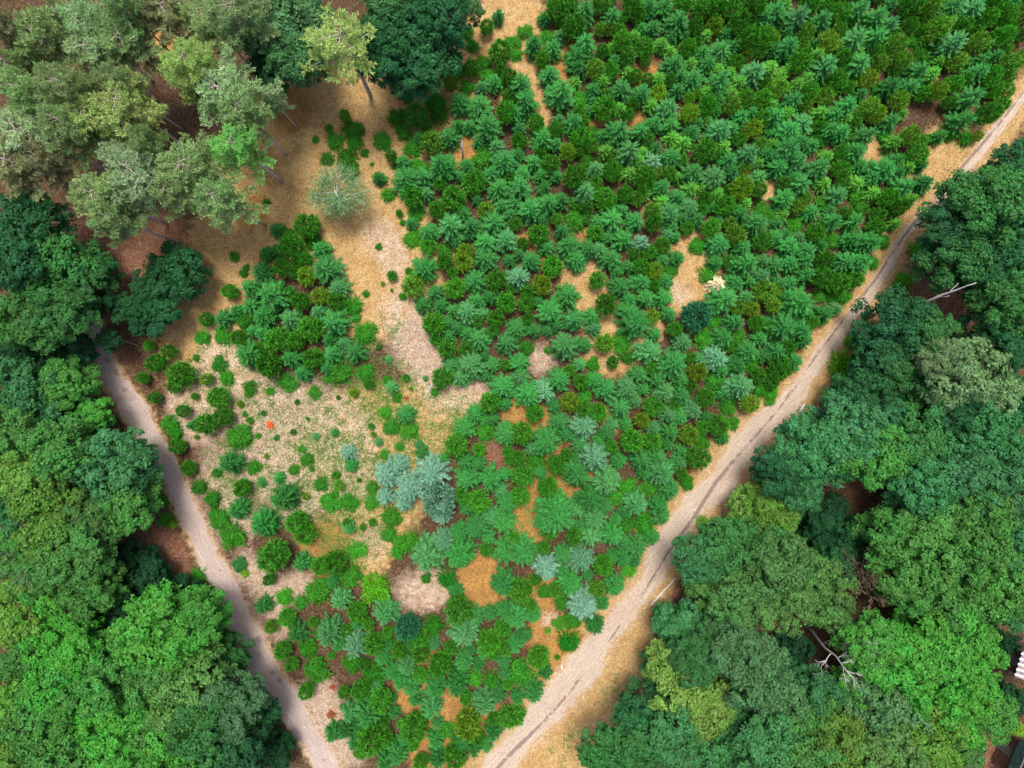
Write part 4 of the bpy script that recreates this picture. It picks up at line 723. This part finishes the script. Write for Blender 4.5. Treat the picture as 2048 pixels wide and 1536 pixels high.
def ground_mat():
    m, nt, b, out = new_mat('forest_floor')
    tc = nt.nodes.new('ShaderNodeTexCoord'); at_ = nd(nt, 'ShaderNodeAttribute'); at_.attribute_name = 'soil'
    sp = nt.nodes.new('ShaderNodeSeparateColor'); nt.links.new(at_.outputs['Color'], sp.inputs[0])
    P = tc.outputs['Object']
    def noise(s, d=5.0, r=.6):
        n = nd(nt, 'ShaderNodeTexNoise', Scale=s, Detail=d, Roughness=r); nt.links.new(P, n.inputs['Vector']); return n.outputs['Fac']
    def vor(s):
        n = nd(nt, 'ShaderNodeTexVoronoi', Scale=s); nt.links.new(P, n.inputs['Vector']); return n
    n_big, n_mid, n_fine = noise(.35), noise(1.6), noise(7.0, 6, .7)
    n_mid2 = noise(.9, 6, .65)
    v1, v2 = vor(3.2), vor(7.5)
    sc1 = nt.nodes.new('ShaderNodeSeparateColor'); nt.links.new(v1.outputs['Color'], sc1.inputs[0])
    sc2 = nt.nodes.new('ShaderNodeSeparateColor'); nt.links.new(v2.outputs['Color'], sc2.inputs[0])
    brown = ramp(nt, n_fine, [(.3, (.03, .018, .011)), (.5, (.075, .042, .023)), (.72, (.17, .1, .055))])
    strawc = mixc(nt, ramp(nt, n_mid2, [(.4, 0.0), (.62, 1.0)]), ramp(nt, n_fine, [(.3, (.24, .155, .055)), (.5, (.48, .33, .145)), (.72, (.68, .51, .27))]), ramp(nt, n_fine, [(.3, (.22, .125, .042)), (.5, (.41, .245, .09)), (.72, (.6, .4, .18))]))
    palec = mixc(nt, ramp(nt, n_mid2, [(.4, 0.0), (.62, 1.0)]), ramp(nt, n_fine, [(.32, (.3, .21, .14)), (.5, (.52, .4, .31)), (.68, (.72, .6, .52))]), ramp(nt, n_fine, [(.32, (.25, .16, .085)), (.5, (.44, .31, .2)), (.68, (.66, .52, .38))]))
    oranc = mixc(nt, ramp(nt, n_mid2, [(.4, 0.0), (.6, 1.0)]), ramp(nt, n_fine, [(.3, (.15, .075, .025)), (.5, (.3, .16, .05)), (.72, (.46, .28, .1))]), ramp(nt, n_fine, [(.3, (.22, .1, .025)), (.5, (.42, .22, .055)), (.75, (.58, .36, .13))]))
    redc = ramp(nt, n_fine, [(.28, (.07, .03, .02)), (.5, (.19, .085, .05)), (.75, (.42, .23, .14))])
    def mask(ch, lo=.32, hi=.62):
        s = math_n(nt, 'ADD', ch, math_n(nt, 'MULTIPLY', math_n(nt, 'SUBTRACT', n_mid, .5), .9))
        r = nd(nt, 'ShaderNodeMapRange'); nt.links.new(s, r.inputs[0]); r.inputs[1].default_value = lo; r.inputs[2].default_value = hi
        return r.outputs[0]
    c = mixc(nt, mask(at_.outputs['Alpha'], .4, 1.0), brown, redc)
    c = mixc(nt, mask(sp.outputs[0]), c, strawc)
    c = mixc(nt, mask(sp.outputs[2]), c, oranc)
    pm = mask(sp.outputs[1], .38, 1.15)
    c = mixc(nt, pm, c, palec)
    # dead leaves and twig litter lying about: paler and darker flakes
    fl = ramp(nt, sc1.outputs[0], [(.55, 0.0), (.6, 1.0)])
    c = mixc(nt, math_n(nt, 'MULTIPLY', fl, .2), c, mixc(nt, 1.0, c, (.62, .5, .42), 'MULTIPLY'))
    fl2 = ramp(nt, sc2.outputs[1], [(.72, 0.0), (.78, 1.0)])
    c = mixc(nt, math_n(nt, 'MULTIPLY', fl2, math_n(nt, 'ADD', math_n(nt, 'MULTIPLY', pm, .25), .12)), c, mixc(nt, .5, c, (.85, .72, .62)))
    fl3 = ramp(nt, sc2.outputs[2], [(.8, 0.0), (.84, 1.0)])
    c = mixc(nt, math_n(nt, 'MULTIPLY', fl3, .35), c, (.12, .075, .045))
    # thin moss and grass in patches
    gm = math_n(nt, 'MULTIPLY', ramp(nt, n_big, [(.5, 0.0), (.7, 1.0)]), ramp(nt, n_mid, [(.5, 0.0), (.68, .6)]))
    c = mixc(nt, gm, c, (.16, .18, .045))
    nt.links.new(c, b.inputs['Base Color']); b.inputs['Roughness'].default_value = .95; b.inputs['Specular IOR Level'].default_value = .1
    bp = nd(nt, 'ShaderNodeBump', Strength=.7, Distance=.12); nt.links.new(n_fine, bp.inputs['Height']); nt.links.new(bp.outputs[0], b.inputs['Normal'])
    return m
me.materials.append(ground_mat())
tag(part('ground', me), 'dry sandy forest floor of straw, litter and bare soil', None, None, 'structure')

def road_mat(name, stops, dirt, sc=2.5):
    m, nt, b, out = new_mat(name)
    tc = nt.nodes.new('ShaderNodeTexCoord'); P = tc.outputs['Object']
    n1 = nd(nt, 'ShaderNodeTexNoise', Scale=9.0, Detail=6.0, Roughness=.65); nt.links.new(P, n1.inputs['Vector'])
    n2 = nd(nt, 'ShaderNodeTexNoise', Scale=sc, Detail=5.0, Roughness=.65); nt.links.new(P, n2.inputs['Vector'])
    n3 = nd(nt, 'ShaderNodeTexNoise', Scale=.25, Detail=3.0); nt.links.new(P, n3.inputs['Vector'])
    a = nd(nt, 'ShaderNodeAttribute'); a.attribute_name = 'wear'
    sp = nt.nodes.new('ShaderNodeSeparateColor'); nt.links.new(a.outputs['Color'], sp.inputs[0])
    c = ramp(nt, n1.outputs['Fac'], stops)
    s = math_n(nt, 'ADD', sp.outputs[0], math_n(nt, 'MULTIPLY', math_n(nt, 'SUBTRACT', n2.outputs['Fac'], .5), 1.4))
    c = mixc(nt, ramp(nt, s, [(.36, 0.0), (.62, .9)]), c, dirt)
    cv = nt.nodes.new('ShaderNodeCombineXYZ'); nt.links.new(sp.outputs[2], cv.inputs[0]); nt.links.new(a.outputs['Alpha'], cv.inputs[1])
    st = nd(nt, 'ShaderNodeTexNoise', Scale=1.0, Detail=4.0, Roughness=.6); nt.links.new(cv.outputs[0], st.inputs['Vector'])
    c = mixc(nt, ramp(nt, st.outputs['Fac'], [(.5, 0.0), (.66, .55)]), c, mixc(nt, .6, dirt, c))
    c = mixc(nt, ramp(nt, st.outputs['Fac'], [(.3, .4), (.44, 0.0)]), c, (.72, .61, .53))
    s2 = math_n(nt, 'ADD', sp.outputs[1], math_n(nt, 'MULTIPLY', math_n(nt, 'SUBTRACT', n2.outputs['Fac'], .5), 1.6))
    c = mixc(nt, ramp(nt, s2, [(.4, 0.0), (.7, 1.0)]), c, ramp(nt, n1.outputs['Fac'], [(.3, (.26, .15, .06)), (.7, (.6, .4, .2))]))
    c = mixc(nt, ramp(nt, n3.outputs['Fac'], [(.45, 0.0), (.7, .35)]), c, mixc(nt, 1.0, c, (.9, .8, .74), 'MULTIPLY'))
    sp2 = ramp(nt, n2.outputs['Fac'], [(.64, 0.0), (.7, .55)])
    c = mixc(nt, sp2, c, (.2, .15, .12))
    nt.links.new(c, b.inputs['Base Color']); b.inputs['Roughness'].default_value = .9; b.inputs['Specular IOR Level'].default_value = .15
    bp = nd(nt, 'ShaderNodeBump', Strength=.5, Distance=.06); nt.links.new(n1.outputs['Fac'], bp.inputs['Height']); nt.links.new(bp.outputs[0], b.inputs['Normal'])
    return m

def road(name, L, mat, label, verge, rut=None, rutw=1.0, cross=15, lift=.04):
    n = len(L); t = np.gradient(L[:, :2], axis=0); t = t / np.linalg.norm(t, axis=1, keepdims=True); nn = np.stack([-t[:, 1], t[:, 0]], axis=1)
    s = np.arange(n)
    wl = 1.1 + .14 * np.sin(s * .31) + .1 * np.sin(s * .13) + .07 * np.sin(s * .83 + 1) + N.normal(size=n) * .06
    wr = 1.1 + .14 * np.sin(s * .27 + 2) + .1 * np.sin(s * .11 + 1) + .07 * np.sin(s * .71) + N.normal(size=n) * .06
    u = np.linspace(-1, 1, cross)
    V = np.zeros((n, cross, 3)); A = np.zeros((n, cross, 4))
    for j, uu in enumerate(u):
        w = L[:, 2] * np.where(uu < 0, wl, wr) * uu
        V[:, j, 0] = L[:, 0] + nn[:, 0] * w; V[:, j, 1] = L[:, 1] + nn[:, 1] * w
        V[:, j, 2] = gz(V[:, j, 0], V[:, j, 1]) + lift - .075 * max(0, (abs(uu) - .8) / .2)
        A[:, j, 2] = w * 5.0 + 40; A[:, j, 3] = s * .28 * .55
        A[:, j, 1] = np.clip((abs(uu) - verge) / (1 - verge), 0, 1)
    if rut is not None:
        for r in range(len(rut)):
            d = np.hypot(V[..., 0] - rut[r, 0], V[..., 1] - rut[r, 1]) / max(rut[r, 2] * rutw, .12)
            A[..., 0] = np.maximum(A[..., 0], np.exp(-d * d))
        V[..., 2] -= A[..., 0] * .02
    idx = np.arange(n * cross).reshape(n, cross)
    q = np.stack([idx[:-1, :-1], idx[1:, :-1], idx[1:, 1:], idx[:-1, 1:]], axis=-1).reshape(-1, 4)
    me = bpy.data.meshes.new(name); me.from_pydata(V.reshape(-1, 3).tolist(), [], q.tolist())
    if me.polygons[0].normal.z < 0: me.flip_normals()
    a = me.attributes.new('wear', 'FLOAT_COLOR', 'POINT'); a.data.foreach_set('color', A.astype(np.float32).ravel())
    me.materials.append(mat); me.polygons.foreach_set('use_smooth', [True] * len(me.polygons))
    tag(part(name, me), label, None, None, 'structure')
gr = np.array([(at(px, py)[0], at(px, py)[1], r * .05) for px, py, r in [(215, 720, 7), (232, 745, 8), (250, 780, 7), (262, 800, 5), (330, 960, 3), (440, 1140, 3), (545, 1345, 6), (560, 1360, 7), (575, 1400, 4), (612, 1450, 3), (620, 1460, 3), (650, 1520, 4), (480, 1250, 3), (455, 1185, 4)]])
road('gravel_path', gp, road_mat('path_gravel', [(.3, (.29, .225, .2)), (.5, (.42, .34, .305)), (.72, (.56, .47, .43))], (.27, .2, .18), 2.2), 'pale grey-pink gravel path', .72, gr)
road('sandy_track', tp, road_mat('track_sand', [(.3, (.29, .215, .15)), (.5, (.45, .365, .29)), (.72, (.66, .56, .47))], (.21, .155, .135), 2.6), 'pale sandy forest track with a dark wheel rut', .45, rp, .68, 21)

# ---- grass, weeds, litter: nobody could count them
def scatter(blobs, n, zz=0.0):
    w = np.array([b[2] ** 2 for b in blobs]); k = N.choice(len(blobs), n, p=w / w.sum())
    B = np.array(blobs)[k]; a = N.uniform(0, 6.283, n); r = np.sqrt(N.random(n)) * B[:, 2] * 1.25
    return np.stack([B[:, 0] + r * np.cos(a), B[:, 1] + r * np.sin(a)], axis=1)
def offroad(p):
    ok = np.ones(len(p), bool)
    for L in (gp, tp):
        for x, y, r in L[::3]: ok &= np.hypot(p[:, 0] - x, p[:, 1] - y) > r * .95
    return p[ok]
def tufts(name, blobs, n, per, hgt, wid, colr, label, mat, spreadr=.16, upb=.5):
    p = offroad(scatter(blobs, n)); m = len(p)
    P = np.repeat(p, per, axis=0) + N.normal(size=(m * per, 2)) * spreadr * .5
    z = gz(P[:, 0], P[:, 1])
    p0 = np.stack([P[:, 0], P[:, 1], z - .02], axis=1)
    d = N.normal(size=(m * per, 3)); d[:, 2] = np.abs(d[:, 2]) * upb + .1
    p1 = p0 + unit(d) * (hgt * N.uniform(.5, 1.4, (m * per, 1)))
    o = part(name, quads_to_mesh(name, blade_quads(p0, p1, wid * N.uniform(.6, 1.4, m * per), unit(N.normal(size=(m * per, 3)) * .5 + np.array([0, 0, 1]))), mat), None, colr)
    tag(o, label, None, None, 'stuff'); return o
verge = [(x, y, r + 1.6) for x, y, r in tp[::6]]
tufts('dry_grass', STRAW + verge, 5200, 7, .26, .022, (.5, .37, .15), 'dry straw grass tufts', M['rust'])
tufts('orange_grass', ORANGE, 1500, 7, .24, .024, (.55, .3, .07), 'orange dry grass tufts', M['rust'])
WEED = W2([(650, 800, 100), (720, 870, 90), (760, 760, 60), (640, 1000, 110), (560, 900, 110), (820, 860, 90), (740, 1040, 80), (460, 760, 80), (480, 960, 70), (880, 830, 60), (1080, 1000, 60), (860, 900, 60), (680, 1090, 60), (780, 660, 30), (1240, 1390, 40), (1150, 1510, 40), (700, 960, 80)])
tufts('green_weeds', WEED, 2300, 22, .28, .034, (.14, .27, .06), 'scattered low green weeds', M['shrub'], .5)
tufts('leaf_litter', PALE + RED, 5200, 3, .13, .035, (.62, .47, .36), 'pale dead leaves and twigs', M['rust'], .3, .08)
tufts('twig_litter', PALE + STRAW + RED, 1500, 2, .34, .016, (.3, .22, .17), 'fine fallen twigs', M['rust'], .3, .06)

# ---- two sheds at the wood's edge
def box_mesh(name, corners_bottom, z0, z1, mat):
    n = len(corners_bottom); v = [(x, y, z0) for x, y in corners_bottom] + [(x, y, z1) for x, y in corners_bottom]
    f = [tuple(range(n))[::-1], tuple(range(n, 2 * n))] + [(i, (i + 1) % n, n + (i + 1) % n, n + i) for i in range(n)]
    me = bpy.data.meshes.new(name); me.from_pydata(v, [], f); me.materials.append(mat); return me
tin = bark('roof_sheet', (.2, .16, .18), (.36, .3, .33), 3.0); batt = bark('white_battens', (.62, .6, .62), (.85, .84, .86), 3.0)
plank = bark('shed_planks', (.08, .05, .035), (.17, .11, .08), 4.0); felt = bark('roof_felt', (.004, .01, .01), (.012, .026, .024), 3.0); ridge = bark('ridge_cap', (.1, .11, .11), (.2, .21, .21), 4.0)
def shed(label, a, b, depth, zr, roofmat, slope, battens):
    """a, b: photo pixels of the visible eave's ends (at height zr); the roof runs away from it to the photo's right"""
    xa, ya, _ = at(*a, zr); xb, yb, _ = at(*b, zr)
    root = empty('shed', (xa, ya, 0)); tag(root, label, 'shed')
    e = Vector((xb - xa, yb - ya, 0)); w = e.length; e.normalize(); d = Vector((-e.y, e.x, 0))
    if d.x < 0: d = -d
    P = lambda u, v, z: tuple(e * u + d * v + Vector((0, 0, z)))
    def slab(u0, u1, v0, v1, z, th, name, mat, par):
        vs = [P(u0, v0, z + slope * v0), P(u1, v0, z + slope * v0), P(u1, v1, z + slope * v1), P(u0, v1, z + slope * v1)]
        vs = vs + [(x, y, q - th) for x, y, q in vs]
        me = bpy.data.meshes.new(name); me.from_pydata(vs, [], [(0, 1, 2, 3), (7, 6, 5, 4), (0, 4, 5, 1), (1, 5, 6, 2), (2, 6, 7, 3), (3, 7, 4, 0)]); me.materials.append(mat)
        return part(name, me, par)
    q = [P(u, v, 0)[:2] for u, v in ((.2, .3), (w - .2, .3), (w - .2, depth - .3), (.2, depth - .3))]
    part('wall', box_mesh('shed_wall', q, 0, zr - .12, plank), root)
    rf = slab(0, w, 0, depth, zr, .06, 'roof', roofmat, root)
    q = [P(u, v, 0)[:2] for u, v in ((w * .35, .27), (w * .35 + .9, .27), (w * .35 + .9, .31), (w * .35, .31))]
    dr = part('door', box_mesh('shed_door', q, .05, zr - .6, ridge), root)
    for k in range(battens):
        u = (k + .5) / battens * w
        slab(u - .09, u + .09, -.12, depth * .98, zr + .055, .05, 'batten', batt, rf)
    return root, P, w, rf
shed('brown roof with broad white battens half hidden by bright trees', (2046, 1302), (2030, 1354), 4.0, 5.0, tin, .12, 5)
rt, P, w, rf = shed('black-green felt roof with a thin grey ridge beside bare ground', (2040, 1478), (2010, 1548), 4.5, 2.6, felt, .0, 0)
me = bpy.data.meshes.new('ridge_cap'); me.from_pydata([P(-.1, 1.1, 2.64), P(w + .1, 1.1, 2.64), P(w + .1, 1.28, 2.64), P(-.1, 1.28, 2.64), P(-.1, 1.19, 2.72), P(w + .1, 1.19, 2.72)], [], [(0, 1, 5, 4), (2, 3, 4, 5), (0, 4, 3), (1, 2, 5), (3, 2, 1, 0)])
me.materials.append(ridge); part('ridge', me, rf)

# ------------------------------------------------------------------ daylight: bright overcast
SUN_EL, SUN_AZ = math.radians(73), math.radians(-4)
w = bpy.data.worlds.new('World'); scene.world = w; w.use_nodes = True
nt = w.node_tree; bg = nt.nodes['Background']
sky = nt.nodes.new('ShaderNodeTexSky'); sky.sky_type = 'NISHITA'; sky.sun_disc = False; sky.sun_elevation = SUN_EL; sky.sun_rotation = SUN_AZ
sky.ozone_density = 0.0; sky.dust_density = 5.0; sky.air_density = 1.0
nt.links.new(sky.outputs[0], bg.inputs['Color']); bg.inputs['Strength'].default_value = .11
sl = bpy.data.lights.new('sun', 'SUN'); sl.energy = 2.4; sl.angle = math.radians(16); sl.color = (1, .94, .86)
so = bpy.data.objects.new('sun', sl); col.objects.link(so)
dv = Vector((math.sin(SUN_AZ) * math.cos(SUN_EL), math.cos(SUN_AZ) * math.cos(SUN_EL), math.sin(SUN_EL)))
so.rotation_euler = dv.to_track_quat('Z', 'Y').to_euler(); so.location = dv * 60
scene.view_settings.view_transform = 'Standard'; scene.view_settings.look = 'None'; scene.view_settings.gamma = 1
scene.view_settings.exposure = 0.62
scene.render.engine = 'CYCLES'
scene.cycles.max_bounces = 6; scene.cycles.diffuse_bounces = 3; scene.cycles.transmission_bounces = 3; scene.cycles.glossy_bounces = 2
